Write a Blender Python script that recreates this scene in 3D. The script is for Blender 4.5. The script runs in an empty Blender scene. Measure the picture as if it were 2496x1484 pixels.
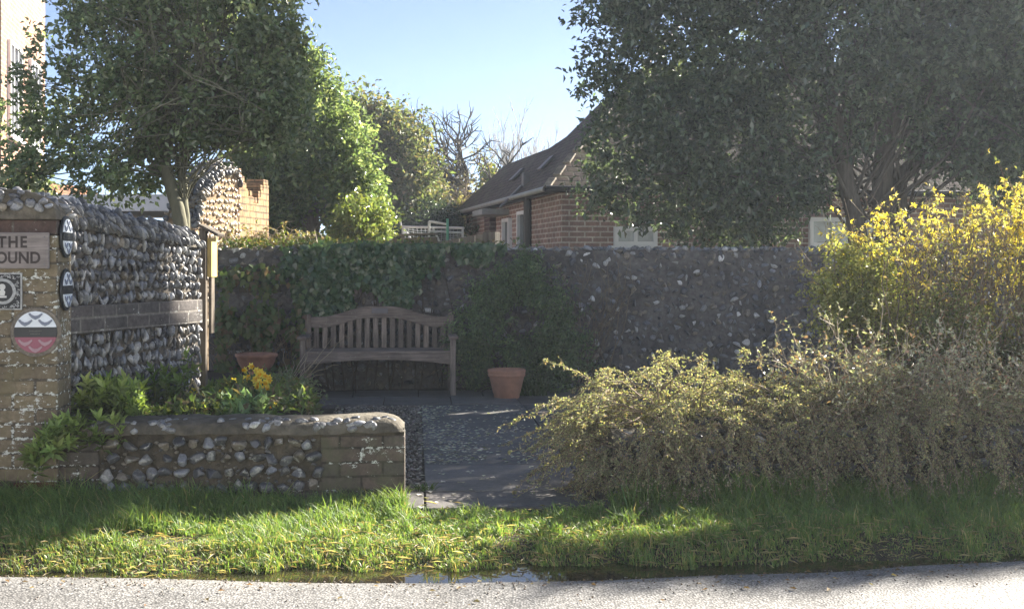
import bpy, bmesh, math
import numpy as np
from mathutils import Vector, Matrix

rng = np.random.default_rng(7)
PI = math.pi
F = 3000.0            # focal length in pixels of the 2496 px wide view used for measuring
CH = 1.27             # camera height
col = bpy.context.scene.collection
scn = bpy.context.scene

SUN_AZ, SUN_EL = math.radians(50), math.radians(30)
SUN = np.array([math.sin(SUN_AZ) * math.cos(SUN_EL), math.cos(SUN_AZ) * math.cos(SUN_EL), math.sin(SUN_EL)])

def at(x, y, Y):
    return np.array([(x - 1248) / F * Y, Y, CH - (y - 644) / F * Y])

def U(a, b, n=None):
    return rng.uniform(a, b, n)

def unit(v):
    return v / np.maximum(np.linalg.norm(v, axis=-1, keepdims=True), 1e-9)

def rdir(n):
    return unit(rng.normal(size=(n, 3)))

_ph = np.random.default_rng(3)
_K = _ph.normal(size=(14, 3)); _P = _ph.uniform(0, 6.28, 14)
def noise(p, s=1.0):
    p = np.atleast_2d(p)
    if p.shape[1] == 2:
        p = np.c_[p, np.zeros(len(p))]
    return np.sin(p @ _K.T * s + _P).sum(1) / 5.0

# ------------------------------------------------------------------ materials
def nodes(name):
    m = bpy.data.materials.new(name); m.use_nodes = True
    nt = m.node_tree; nt.nodes.clear()
    out = nt.nodes.new('ShaderNodeOutputMaterial')
    def N(t, **kw):
        n = nt.nodes.new(t)
        for k, v in kw.items():
            if k in n.inputs.keys():
                n.inputs[k].default_value = v
            else:
                setattr(n, k, v)
        return n
    L = nt.links.new
    return m, N, L, out

def ramp(N, stops, interp='LINEAR'):
    r = N('ShaderNodeValToRGB')
    e = r.color_ramp.elements
    r.color_ramp.interpolation = interp
    while len(e) < len(stops):
        e.new(0.5)
    for i, (p, c) in enumerate(stops):
        e[i].position = p
        e[i].color = (*c, 1) if len(c) == 3 else c
    return r

def mix(N, L, fac, a, b, blend='MIX'):
    n = N('ShaderNodeMix'); n.data_type = 'RGBA'; n.blend_type = blend
    for sock, v in ((n.inputs[0], fac), (n.inputs[6], a), (n.inputs[7], b)):
        if hasattr(v, 'is_output'):
            L(v, sock)
        elif isinstance(v, (int, float)):
            sock.default_value = v
        else:
            sock.default_value = (*v, 1)
    return n.outputs[2]

def leaf_mat(name, rough=0.4, trans=0.35, spec=0.5, tint=(1.2, 1.25, 0.5)):
    m, N, L, out = nodes(name)
    a = N('ShaderNodeAttribute', attribute_name='Col')
    p = N('ShaderNodeBsdfPrincipled', Roughness=rough)
    p.inputs['Specular IOR Level'].default_value = spec
    L(a.outputs['Color'], p.inputs['Base Color'])
    t = N('ShaderNodeBsdfTranslucent')
    c = mix(N, L, 1.0, a.outputs['Color'], tint, 'MULTIPLY')
    L(c, t.inputs['Color'])
    ms = N('ShaderNodeMixShader'); ms.inputs[0].default_value = trans
    L(p.outputs[0], ms.inputs[1]); L(t.outputs[0], ms.inputs[2]); L(ms.outputs[0], out.inputs[0])
    return m

def plain(name, c, rough=0.6, var=0.25, scale=8.0, bump=0.15, attr=False, metal=0.0, spec=0.4, stretch=None, bscale=None):
    """colour with two scales of noise variation and a bump; attr multiplies in the mesh's own colour"""
    m, N, L, out = nodes(name)
    tc = N('ShaderNodeTexCoord')
    vec = tc.outputs['Object']
    if stretch:
        mp = N('ShaderNodeMapping'); mp.inputs['Scale'].default_value = stretch
        L(vec, mp.inputs['Vector']); vec = mp.outputs[0]
    n1 = N('ShaderNodeTexNoise', Scale=scale, Detail=6.0, Roughness=0.65); L(vec, n1.inputs['Vector'])
    n2 = N('ShaderNodeTexNoise', Scale=scale * 0.17, Detail=3.0); L(vec, n2.inputs['Vector'])
    lo = tuple(x * (1 - var) for x in c); hi = tuple(min(1, x * (1 + var)) for x in c)
    r = ramp(N, [(0.3, lo), (0.7, hi)]); L(n1.outputs[0], r.inputs[0])
    r2 = ramp(N, [(0.35, (1 - var * .7,) * 3), (0.65, (1 + var * .3,) * 3)]); L(n2.outputs[0], r2.inputs[0])
    c1 = mix(N, L, 1.0, r.outputs[0], r2.outputs[0], 'MULTIPLY')
    if attr:
        a = N('ShaderNodeAttribute', attribute_name='Col')
        c1 = mix(N, L, 1.0, c1, a.outputs['Color'], 'MULTIPLY')
    p = N('ShaderNodeBsdfPrincipled', Roughness=rough, Metallic=metal)
    p.inputs['Specular IOR Level'].default_value = spec
    L(c1, p.inputs['Base Color'])
    if bump:
        b = N('ShaderNodeBump', Strength=bump, Distance=0.01)
        n3 = N('ShaderNodeTexNoise', Scale=bscale or scale * 3, Detail=5.0); L(vec, n3.inputs['Vector'])
        L(n3.outputs[0], b.inputs['Height']); L(b.outputs[0], p.inputs['Normal'])
    L(p.outputs[0], out.inputs[0])
    return m

def flint_mat(name, rind=(0.36, 0.36, 0.34), amount=0.55, scale=22):
    m, N, L, out = nodes(name)
    tc = N('ShaderNodeTexCoord')
    a = N('ShaderNodeAttribute', attribute_name='Col')
    n1 = N('ShaderNodeTexNoise', Scale=scale, Detail=7.0, Roughness=0.7); L(tc.outputs['Object'], n1.inputs['Vector'])
    n2 = N('ShaderNodeTexNoise', Scale=scale * 5, Detail=4.0); L(tc.outputs['Object'], n2.inputs['Vector'])
    f = ramp(N, [(amount, (0, 0, 0)), (amount + 0.07, (1, 1, 1))]); L(n1.outputs[0], f.inputs[0])
    d = ramp(N, [(0.3, (0.65,) * 3), (0.7, (1.25,) * 3)]); L(n2.outputs[0], d.inputs[0])
    base = mix(N, L, 1.0, a.outputs['Color'], d.outputs[0], 'MULTIPLY')
    c = mix(N, L, f.outputs[0], base, rind)
    p = N('ShaderNodeBsdfPrincipled', Roughness=0.42)
    rr = ramp(N, [(0.0, (0.32,) * 3), (1.0, (0.85,) * 3)]); L(f.outputs[0], rr.inputs[0]); L(rr.outputs[0], p.inputs['Roughness'])
    L(c, p.inputs['Base Color'])
    b = N('ShaderNodeBump', Strength=0.35, Distance=0.006); L(n1.outputs[0], b.inputs['Height']); L(b.outputs[0], p.inputs['Normal'])
    L(p.outputs[0], out.inputs[0])
    return m

def brick_mat(name, c1, c2, mortar, lichen=None, lich_amt=0.6, msize=0.009, bw=0.225, rh=0.075, rough=0.85, offset=0.5, bump=0.6, moss=None, wob=0.004):
    m, N, L, out = nodes(name)
    uv = N('ShaderNodeUVMap')
    tc = N('ShaderNodeTexCoord')
    wn = N('ShaderNodeTexNoise', Scale=9.0, Detail=3.0); L(uv.outputs[0], wn.inputs['Vector'])
    sub = N('ShaderNodeVectorMath', operation='SUBTRACT'); sub.inputs[1].default_value = (.5, .5, .5); L(wn.outputs['Color'], sub.inputs[0])
    sc = N('ShaderNodeVectorMath', operation='SCALE'); sc.inputs['Scale'].default_value = wob * 2.5; L(sub.outputs[0], sc.inputs[0])
    add = N('ShaderNodeVectorMath', operation='ADD'); L(uv.outputs[0], add.inputs[0]); L(sc.outputs[0], add.inputs[1])
    b = N('ShaderNodeTexBrick', Scale=1.0, offset=offset)
    b.inputs['Brick Width'].default_value = bw; b.inputs['Row Height'].default_value = rh
    b.inputs['Mortar Size'].default_value = msize; b.inputs['Mortar Smooth'].default_value = 0.25
    b.inputs['Color1'].default_value = (*c1, 1); b.inputs['Color2'].default_value = (*c2, 1); b.inputs['Mortar'].default_value = (*mortar, 1)
    b.inputs['Bias'].default_value = 0.0
    L(add.outputs[0], b.inputs['Vector'])
    n1 = N('ShaderNodeTexNoise', Scale=30.0, Detail=6.0, Roughness=0.7); L(tc.outputs['Object'], n1.inputs['Vector'])
    n2 = N('ShaderNodeTexNoise', Scale=3.5, Detail=4.0); L(tc.outputs['Object'], n2.inputs['Vector'])
    d = ramp(N, [(0.28, (0.55,) * 3), (0.72, (1.3,) * 3)]); L(n1.outputs[0], d.inputs[0])
    d2 = ramp(N, [(0.3, (0.6,) * 3), (0.7, (1.15,) * 3)]); L(n2.outputs[0], d2.inputs[0])
    c = mix(N, L, 1.0, b.outputs['Color'], d.outputs[0], 'MULTIPLY')
    c = mix(N, L, 1.0, c, d2.outputs[0], 'MULTIPLY')
    if moss:
        n4 = N('ShaderNodeTexNoise', Scale=6.0, Detail=6.0, Roughness=0.7); L(tc.outputs['Object'], n4.inputs['Vector'])
        f4 = ramp(N, [(0.48, (0, 0, 0)), (0.62, (.8,) * 3)]); L(n4.outputs[0], f4.inputs[0])
        c = mix(N, L, f4.outputs[0], c, moss)
    if lichen:
        mp = N('ShaderNodeMapping'); mp.inputs['Scale'].default_value = (1, 1, 1.8); L(tc.outputs['Object'], mp.inputs['Vector'])
        n3 = N('ShaderNodeTexNoise', Scale=26.0, Detail=8.0, Roughness=0.75); L(mp.outputs[0], n3.inputs['Vector'])
        n5 = N('ShaderNodeTexNoise', Scale=4.0, Detail=3.0); L(tc.outputs['Object'], n5.inputs['Vector'])
        mm = N('ShaderNodeMath', operation='MULTIPLY_ADD'); mm.inputs[1].default_value = 0.35; L(n5.outputs[0], mm.inputs[0]); L(n3.outputs[0], mm.inputs[2])
        ad = N('ShaderNodeMath', operation='MULTIPLY_ADD'); ad.inputs[1].default_value = 0.06; L(b.outputs['Fac'], ad.inputs[0]); L(mm.outputs[0], ad.inputs[2])
        fl = ramp(N, [(lich_amt + 0.13, (0, 0, 0)), (lich_amt + 0.16, (1, 1, 1))]); L(ad.outputs[0], fl.inputs[0])
        c = mix(N, L, fl.outputs[0], c, lichen)
    p = N('ShaderNodeBsdfPrincipled', Roughness=rough); p.inputs['Specular IOR Level'].default_value = 0.25
    L(c, p.inputs['Base Color'])
    h = N('ShaderNodeMath', operation='MULTIPLY_ADD'); h.inputs[1].default_value = -1.0; L(b.outputs['Fac'], h.inputs[0])
    h2 = N('ShaderNodeMath', operation='MULTIPLY'); h2.inputs[1].default_value = 0.5; L(n1.outputs[0], h2.inputs[0]); L(h2.outputs[0], h.inputs[2])
    bp = N('ShaderNodeBump', Strength=bump, Distance=0.012); L(h.outputs[0], bp.inputs['Height']); L(bp.outputs[0], p.inputs['Normal'])
    L(p.outputs[0], out.inputs[0])
    return m

def glass_mat(name, c=(0.02, 0.025, 0.03), rough=0.05):
    m, N, L, out = nodes(name)
    p = N('ShaderNodeBsdfPrincipled', Roughness=rough); p.inputs['Base Color'].default_value = (*c, 1)
    p.inputs['Specular IOR Level'].default_value = 0.8
    tc = N('ShaderNodeTexCoord'); n = N('ShaderNodeTexNoise', Scale=2.0); L(tc.outputs['Object'], n.inputs['Vector'])
    b = N('ShaderNodeBump', Strength=0.02); L(n.outputs[0], b.inputs['Height']); L(b.outputs[0], p.inputs['Normal'])
    L(p.outputs[0], out.inputs[0])
    return m

def wood_mat(name, c1, c2, scale=1.0, axis='X', lichen=0.0):
    m, N, L, out = nodes(name)
    tc = N('ShaderNodeTexCoord'); mp = N('ShaderNodeMapping')
    s = [60.0 * scale] * 3; s['XYZ'.index(axis)] = 4.0 * scale
    mp.inputs['Scale'].default_value = s; L(tc.outputs['Object'], mp.inputs['Vector'])
    n1 = N('ShaderNodeTexNoise', Scale=1.0, Detail=6.0, Roughness=0.7, Distortion=0.4); L(mp.outputs[0], n1.inputs['Vector'])
    n2 = N('ShaderNodeTexNoise', Scale=5.0, Detail=4.0); L(tc.outputs['Object'], n2.inputs['Vector'])
    r = ramp(N, [(0.32, c1), (0.68, c2)]); L(n1.outputs[0], r.inputs[0])
    d = ramp(N, [(0.3, (.65,) * 3), (0.7, (1.2,) * 3)]); L(n2.outputs[0], d.inputs[0])
    oi = N('ShaderNodeObjectInfo'); orr = ramp(N, [(0, (.72, .72, .72)), (1, (1.22, 1.2, 1.17))]); L(oi.outputs['Random'], orr.inputs[0])
    c = mix(N, L, 1.0, r.outputs[0], d.outputs[0], 'MULTIPLY'); c = mix(N, L, 1.0, c, orr.outputs[0], 'MULTIPLY')
    if lichen:
        n3 = N('ShaderNodeTexNoise', Scale=38.0, Detail=6.0, Roughness=0.7); L(tc.outputs['Object'], n3.inputs['Vector'])
        f = ramp(N, [(0.60, (0, 0, 0)), (0.68, (lichen,) * 3)]); L(n3.outputs[0], f.inputs[0])
        c = mix(N, L, f.outputs[0], c, (0.42, 0.43, 0.38))
    p = N('ShaderNodeBsdfPrincipled', Roughness=0.8); p.inputs['Specular IOR Level'].default_value = 0.25
    L(c, p.inputs['Base Color'])
    b = N('ShaderNodeBump', Strength=0.4, Distance=0.004); L(n1.outputs[0], b.inputs['Height']); L(b.outputs[0], p.inputs['Normal'])
    L(p.outputs[0], out.inputs[0])
    return m

# ------------------------------------------------------------------ mesh helpers
def tag(o, label=None, cat=None, group=None, kind=None):
    if label: o['label'] = label
    if cat: o['category'] = cat
    if group: o['group'] = group
    if kind: o['kind'] = kind
    return o

def empty(name, label, cat, loc=(0, 0, 0), rz=0.0, group=None):
    o = bpy.data.objects.new(name, None); col.objects.link(o)
    o.location = loc; o.rotation_euler = (0, 0, rz)
    return tag(o, label, cat, group)

def auto_uv(me):
    n = len(me.polygons)
    if n == 0: return
    uvl = me.uv_layers.new(name='UVMap')
    nor = np.empty(n * 3); me.polygons.foreach_get('normal', nor); nor = nor.reshape(-1, 3)
    lt = np.empty(n, int); me.polygons.foreach_get('loop_total', lt)
    nl = len(me.loops)
    vi = np.empty(nl, int); me.loops.foreach_get('vertex_index', vi)
    co = np.empty(len(me.vertices) * 3); me.vertices.foreach_get('co', co); co = co.reshape(-1, 3)
    t = np.cross(np.array([0, 0, 1.0]), nor); ln = np.linalg.norm(t, axis=1)
    t[ln < 0.05] = (1, 0, 0); t = unit(t); b = np.cross(nor, t)
    fi = np.repeat(np.arange(n), lt)
    p = co[vi]
    uv = np.c_[(p * t[fi]).sum(1), (p * b[fi]).sum(1)]
    uvl.data.foreach_set('uv', uv.ravel())

def link(name, me, mat, parent=None, smooth=False):
    o = bpy.data.objects.new(name, me); col.objects.link(o)
    for m in (mat if isinstance(mat, (list, tuple)) else [mat]):
        me.materials.append(m)
    if parent is not None: o.parent = parent
    if smooth:
        me.polygons.foreach_set('use_smooth', np.ones(len(me.polygons), bool))
    return o

def np_obj(name, parts, mat, parent=None, smooth=False, uv=False):
    """parts: list of (V, faces(n,k), C or None). One mesh."""
    vs, cs, li, ls, off, lo = [], [], [], [], 0, 0
    anyc = any(p[2] is not None for p in parts)
    for V, Fc, C in parts:
        V = np.asarray(V, float); Fc = np.asarray(Fc, int)
        vs.append(V); cs.append(np.ones((len(V), 3)) if C is None else C)
        li.append((Fc + off).ravel()); k = Fc.shape[1]
        ls.append(lo + np.arange(len(Fc)) * k); lo += Fc.size; off += len(V)
    V = np.concatenate(vs); I = np.concatenate(li).astype(np.int32); S = np.concatenate(ls).astype(np.int32)
    me = bpy.data.meshes.new(name)
    me.vertices.add(len(V)); me.vertices.foreach_set('co', V.ravel().astype(np.float32))
    me.loops.add(len(I)); me.loops.foreach_set('vertex_index', I)
    me.polygons.add(len(S)); me.polygons.foreach_set('loop_start', S)
    me.update(calc_edges=True)
    if anyc:
        a = me.color_attributes.new('Col', 'FLOAT_COLOR', 'POINT')
        C = np.concatenate(cs); a.data.foreach_set('color', np.c_[C, np.ones(len(C))].ravel().astype(np.float32))
    if uv: auto_uv(me)
    return link(name, me, mat, parent, smooth)

def bm_obj(name, bm, mat, parent=None, smooth=False, bevel=0.0, seg=2):
    bmesh.ops.recalc_face_normals(bm, faces=bm.faces)
    if bevel:
        bmesh.ops.bevel(bm, geom=[e for e in bm.edges if e.is_manifold and e.calc_face_angle(0) > 0.5], offset=bevel, segments=seg, profile=0.5, affect='EDGES', clamp_overlap=True)
    me = bpy.data.meshes.new(name); bm.to_mesh(me); bm.free()
    auto_uv(me)
    return link(name, me, mat, parent, smooth)

def box(bm, c, s, rot=None):
    M = Matrix.Translation(c)
    if rot is not None: M = M @ rot
    return bmesh.ops.create_cube(bm, size=1.0, matrix=M @ Matrix.Diagonal((*s, 1)))['verts']

def boxo(name, c, s, mat, parent=None, bevel=0.004, rot=None):
    bm = bmesh.new(); box(bm, c, s, rot)
    return bm_obj(name, bm, mat, parent, bevel=bevel)

def prism(bm, pts, y0, y1):
    """polygon in XZ extruded in Y"""
    a = [bm.verts.new((x, y0, z)) for x, z in pts]; b = [bm.verts.new((x, y1, z)) for x, z in pts]
    n = len(pts)
    bm.faces.new(a); bm.faces.new(b[::-1])
    for i in range(n):
        bm.faces.new((a[i], b[i], b[(i + 1) % n], a[(i + 1) % n]))

def lathe(bm, prof, seg=40, c=(0, 0, 0)):
    rings = []
    for r, z in prof:
        rings.append([bm.verts.new((c[0] + r * math.cos(2 * PI * i / seg), c[1] + r * math.sin(2 * PI * i / seg), c[2] + z)) for i in range(seg)])
    for a, b in zip(rings, rings[1:]):
        for i in range(seg):
            bm.faces.new((a[i], a[(i + 1) % seg], b[(i + 1) % seg], b[i]))
    bm.faces.new(rings[0][::-1])
    bm.faces.new(rings[-1])

def leaves(P, D, Nn, Ln, ratio, C, fold=0.25, droop=0.15, wide=0.45):
    """folded diamond leaves, two triangles each"""
    n = len(P)
    D = unit(D); S = unit(np.cross(D, Nn)); Nn = np.cross(S, D)
    Ln = np.broadcast_to(np.asarray(Ln, float), (n,))[:, None]; W = Ln * ratio * 0.5
    base = P; tip = P + D * Ln - Nn * Ln * droop
    mid = P + D * Ln * wide
    l = mid - S * W + Nn * W * fold * 2; r = mid + S * W + Nn * W * fold * 2
    V = np.stack([base, l, tip, r], 1).reshape(-1, 3)
    i = np.arange(n)[:, None] * 4
    Fc = np.concatenate([i + np.array([[0, 3, 2]]), i + np.array([[0, 2, 1]])], 0)
    return V, Fc, np.repeat(C, 4, 0)

def tubes(P, R, sides=4, C=None):
    """P (n,K,3), R (n,K)"""
    n, K, _ = P.shape
    T = np.gradient(P, axis=1); T = unit(T)
    ref = np.where(np.abs(T[..., 2:3]) > 0.9, np.array([1.0, 0, 0]), np.array([0, 0, 1.0]))
    A = unit(np.cross(T, ref)); B = np.cross(T, A)
    ang = np.arange(sides) * 2 * PI / sides
    V = P[:, :, None, :] + R[:, :, None, None] * (A[:, :, None, :] * np.cos(ang)[:, None] + B[:, :, None, :] * np.sin(ang)[:, None])
    base = np.arange(n * K).reshape(n, K) * sides
    a = base[:, :-1, None] + np.arange(sides); b = base[:, :-1, None] + (np.arange(sides) + 1) % sides
    c = base[:, 1:, None] + (np.arange(sides) + 1) % sides; d = base[:, 1:, None] + np.arange(sides)
    Fc = np.stack([a, b, c, d], -1).reshape(-1, 4)
    Cv = None if C is None else np.repeat(C, K * sides, 0)
    return V.reshape(-1, 3), Fc, Cv

def pal(n, *cols, var=0.25):
    c = np.array(cols)[rng.integers(0, len(cols), n)]
    return np.clip(c * rng.uniform(1 - var, 1 + var, (n, 1)) * rng.uniform(0.93, 1.07, (n, 3)), 0.004, 0.95)

_ico = {}
def ico(sub):
    if sub not in _ico:
        bm = bmesh.new(); bmesh.ops.create_icosphere(bm, subdivisions=sub, radius=1.0)
        bm.verts.ensure_lookup_table()
        _ico[sub] = (np.array([v.co[:] for v in bm.verts]), np.array([[v.index for v in f.verts] for f in bm.faces])); bm.free()
    return _ico[sub]

def stones(P, R, C, sub=1, axes=None, cuts=4, rough=0.08, clo=0.45, chi=0.85, tilt=.6, lean=0.0):
    """faceted rounded stones; R (n,3) radii along axes (3x3 rows) """
    V0, F0 = ico(sub); n = len(P)
    V = np.repeat(V0[None], n, 0)
    V = V * (1 + rough * rng.normal(size=(n, len(V0), 1)) * 0.6)
    V = V + 0.12 * np.sin(V[..., [1, 2, 0]] * 3 + U(0, 6.28, (n, 1, 3)))
    for _ in range(cuts):
        d = rdir(n)[:, None, :]; lim = U(clo, chi, (n, 1))
        pr = (V * d).sum(-1); ex = np.maximum(0, pr - lim)
        V = V - ex[..., None] * d
    V = V * R[:, None, :]
    a = lean + U(-tilt, tilt, n)
    ca, sa = np.cos(a)[:, None], np.sin(a)[:, None]
    x = V[..., 0] * ca - V[..., 2] * sa; z = V[..., 0] * sa + V[..., 2] * ca
    V = np.stack([x, V[..., 1], z], -1)
    if axes is not None: V = V @ np.asarray(axes)
    V = V + P[:, None, :]
    Fc = (np.arange(n)[:, None, None] * len(V0) + F0[None]).reshape(-1, 3)
    return V.reshape(-1, 3), Fc, np.repeat(C, len(V0), 0)

def arch(P0, D0, Ln, droop, K=7, wob=0.04):
    """stems that start along D0 and bend down; (n,K,3)"""
    n = len(P0); t = np.linspace(0, 1, K)
    D0 = unit(D0); Ln = np.broadcast_to(Ln, (n,))
    P = P0[:, None] + D0[:, None] * (Ln[:, None] * t)[..., None]
    P[..., 2] -= (np.broadcast_to(droop, (n,)) * Ln)[:, None] * t ** 2
    w = rng.normal(size=(n, K, 3)) * wob * Ln[:, None, None] * t[None, :, None]
    return P + w * 0.6

def along(P, m, lo=0.1, hi=1.0):
    """m random points on each polyline: returns pos (n*m,3), tangent"""
    n, K, _ = P.shape
    u = U(lo, hi, (n, m)) * (K - 1); i = np.minimum(u.astype(int), K - 2); f = (u - i)[..., None]
    a = np.take_along_axis(P, i[..., None].repeat(3, -1), 1); b = np.take_along_axis(P, (i + 1)[..., None].repeat(3, -1), 1)
    return (a * (1 - f) + b * f).reshape(-1, 3), unit(b - a).reshape(-1, 3)

# the gaps in the crowns through which the sun comes: (point it reaches, radius of the gap)
GAPS = []
def open_to_sun(P):
    keep = np.ones(len(P), bool)
    for T, r in GAPS:
        d = P - np.asarray(T); s = d @ SUN
        q = np.linalg.norm(d - s[:, None] * SUN, axis=1)
        keep &= ~((q < r) & (s > 3))
    return keep

def crown(blobs, n_clump, per, size, clump_r, palette, ratio=0.5, shell=0.5, gaps=True, var=0.3, fold=0.25, flat=0.7, keep=None, void=-.45, sprig=.10):
    """blobs: list of (centre, radii). Leaf clumps through the volume of ellipsoids."""
    vol = np.array([np.prod(b[1]) for b in blobs]); w = vol ** 0.75 * np.array([b[2] if len(b) > 2 else 1.0 for b in blobs]); w /= w.sum()
    bi = rng.choice(len(blobs), n_clump, p=w)
    Cc = np.array([b[0] for b in blobs])[bi]; Rr = np.array([np.broadcast_to(b[1], (3,)) for b in blobs])[bi]
    d = rdir(n_clump); rad = U(shell ** 3, 1.0, n_clump) ** (1 / 3)
    rad = np.where(U(0, 1, n_clump) < sprig, U(1.0, 1.22, n_clump), rad)
    ctr = Cc + d * rad[:, None] * Rr
    kk = noise(ctr, 2.2 * (.5 / max(clump_r, .05)) ** .5) > void
    ctr = ctr[kk]; d = d[kk]
    n = len(ctr)
    out = unit(d * np.array([1, 1, 0.6]) + rng.normal(size=(n, 3)) * 0.5 + np.array([0, 0, 0.15]))
    cl = U(0.6, 1.4, (n, 1))
    tint = U(0.7, 1.3, (n, 1))
    tw0 = ctr - out * clump_r * cl
    P = np.repeat(ctr, per, 0); O = np.repeat(out, per, 0)
    along_ = U(-1, 1, (n * per, 1))
    P = P + O * along_ * clump_r * 1.35 * np.repeat(cl, per, 0) + rng.normal(size=P.shape) * clump_r * 0.28
    D = unit(O * 0.5 + rdir(len(P)) + np.array([0, 0, -0.1]))
    Nn = unit(rdir(len(P)) * (1 - flat) * 2 + np.array([0.1, -0.1, 0.9]))
    C = pal(len(P), *palette, var=var) * np.repeat(tint, per, 0)
    k = np.ones(len(P), bool)
    if gaps: k &= open_to_sun(P)
    if keep is not None: k &= keep(P)
    P, D, Nn, C = P[k], D[k], Nn[k], C[k]
    return leaves(P, D, Nn, size * U(0.7, 1.25, len(P)), ratio, C, fold=fold), ctr, tw0

def px_blobs(lst, depth=1.0):
    """(x, y, Y, r [, squash z]) in measuring pixels -> world ellipsoids"""
    out = []
    for b in lst:
        x, y, Y, r = b[:4]
        R = r * Y / F
        out.append((at(x, y, Y), np.array([R, R * depth, R * (b[4] if len(b) > 4 else 1.0)]), b[5] if len(b) > 5 else 1.0))
    return out

def branching(base, top, r0, levels=3, kids=(5, 5, 4), spread=0.8, shrink=0.55, K=6, up=0.15, wob=0.12, first=.8, rmin=.005):
    """tree skeleton: list of (polyline K, radii K)"""
    outP, outR = [], []
    def grow(p, d, ln, r, lev):
        pts = [p]; dd = d
        for i in range(K - 1):
            dd = unit(dd + rng.normal(size=3) * wob + np.array([0, 0, up * 0.3]))
            pts.append(pts[-1] + dd * ln / (K - 1))
        pts = np.array(pts); rr = np.linspace(r, r * (0.45 if lev < levels else 0.25), K)
        outP.append(pts); outR.append(rr)
        if lev < levels:
            for j in range(kids[min(lev, len(kids) - 1)]):
                u = U(0.35, 1.0) * (K - 1); i = min(int(u), K - 2)
                q = pts[i] * (1 - (u - i)) + pts[i + 1] * (u - i)
                nd = unit(dd + rdir(1)[0] * spread * 1.3 + np.array([0, 0, up]))
                grow(q, nd, ln * (shrink if lev else first) * U(0.7, 1.25), max(r * 0.42, rmin), lev + 1)
    v = np.asarray(top) - np.asarray(base)
    grow(np.asarray(base, float), unit(v), np.linalg.norm(v), r0, 0)
    return np.array(outP), np.array(outR)

# ------------------------------------------------------------------ materials in use
M_flint = flint_mat('flint')
M_flint_far = flint_mat('flint_rubble', rind=(0.24, 0.235, 0.225), amount=0.60, scale=14)
M_mortar = plain('old_mortar', (0.11, 0.096, 0.08), rough=0.95, var=0.45, scale=28, bump=0.9, bscale=45)
M_mortar_low = plain('damp_mortar', (0.075, 0.064, 0.047), rough=0.95, var=0.5, scale=24, bump=1.0, bscale=50)
M_mortar_back = plain('dark_mortar', (0.118, 0.112, 0.108), rough=0.95, var=0.5, scale=16, bump=1.0, bscale=30)
M_cement = plain('coping_cement', (0.115, 0.102, 0.078), rough=0.9, var=0.5, scale=18, bump=1.0, bscale=40)
M_pillar = brick_mat('pillar_brick', (0.25, 0.205, 0.135), (0.19, 0.155, 0.11), (0.105, 0.09, 0.068), lichen=(0.62, 0.64, 0.6), lich_amt=0.63, msize=0.008, moss=(0.17, 0.145, 0.085))
M_pillar_dark = brick_mat('pillar_top_brick', (0.075, 0.06, 0.055), (0.12, 0.075, 0.06), (0.13, 0.11, 0.09), lichen=(0.4, 0.42, 0.38), lich_amt=0.70, msize=0.007)
M_quoin = brick_mat('quoin_brick', (0.105, 0.095, 0.082), (0.135, 0.105, 0.088), (0.05, 0.042, 0.034), lichen=(0.58, 0.6, 0.58), lich_amt=0.66, msize=0.007, moss=(0.085, 0.085, 0.055))
M_band = brick_mat('band_brick', (0.10, 0.093, 0.09), (0.125, 0.11, 0.105), (0.2, 0.185, 0.165), lichen=(0.4, 0.4, 0.38), lich_amt=0.70, msize=0.008)
M_house_brick = brick_mat('bungalow_brick', (0.33, 0.205, 0.175), (0.25, 0.16, 0.145), (0.60, 0.54, 0.47), msize=0.012, bump=0.3, wob=0.001)
M_orange_brick = brick_mat('orange_brick', (0.40, 0.215, 0.145), (0.33, 0.175, 0.12), (0.40, 0.33, 0.27), msize=0.01, bump=0.3)
M_ruin_brick = brick_mat('old_orange_brick', (0.40, 0.24, 0.13), (0.34, 0.21, 0.12), (0.13, 0.095, 0.06), msize=0.011, moss=(0.28, 0.2, 0.09))
M_tiles = brick_mat('roof_tile', (0.125, 0.088, 0.075), (0.10, 0.075, 0.068), (0.04, 0.032, 0.03), msize=0.012, bw=0.17, rh=0.10, bump=1.0, moss=(0.12, 0.115, 0.07), wob=0.006)
M_hip = plain('lichened_tile', (0.26, 0.22, 0.16), var=0.5, scale=12, bump=0.6)
M_orange_tile = brick_mat('orange_roof_tile', (0.40, 0.20, 0.11), (0.32, 0.15, 0.085), (0.10, 0.06, 0.04), bw=0.18, rh=0.11, msize=0.012, bump=1.0)
M_white = plain('white_paint', (0.78, 0.79, 0.80), rough=0.4, var=0.06, scale=5, bump=0.05)
M_grey_plastic = plain('grey_gutter', (0.30, 0.30, 0.29), rough=0.45, var=0.2, scale=6, bump=0.05)
M_vent = plain('roof_lead', (0.17, 0.165, 0.17), rough=0.6, var=0.2, scale=6, bump=0.1)
M_dark_plastic = plain('dark_downpipe', (0.018, 0.016, 0.018), rough=0.45, var=0.2, scale=6, bump=0.05)
M_glass = glass_mat('window_glass')
M_bench = wood_mat('bench_teak', (0.11, 0.088, 0.076), (0.30, 0.25, 0.22), axis='X', lichen=0.45)
M_bench_v = wood_mat('bench_teak_upright', (0.11, 0.088, 0.076), (0.32, 0.27, 0.235), axis='Z', lichen=0.55)
M_post = wood_mat('post_wood', (0.085, 0.07, 0.055), (0.17, 0.145, 0.115), axis='Z')
M_box = wood_mat('pale_wood', (0.42, 0.31, 0.11), (0.55, 0.42, 0.17), axis='Z')
M_fence = wood_mat('fence_wood', (0.11, 0.10, 0.085), (0.22, 0.21, 0.18), axis='Z', scale=0.6)
M_sign = wood_mat('sign_oak', (0.15, 0.132, 0.126), (0.29, 0.262, 0.25), axis='X')
M_letter = plain('carved_letter', (0.055, 0.045, 0.042), rough=0.9, var=0.3, bump=0.2)
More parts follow.
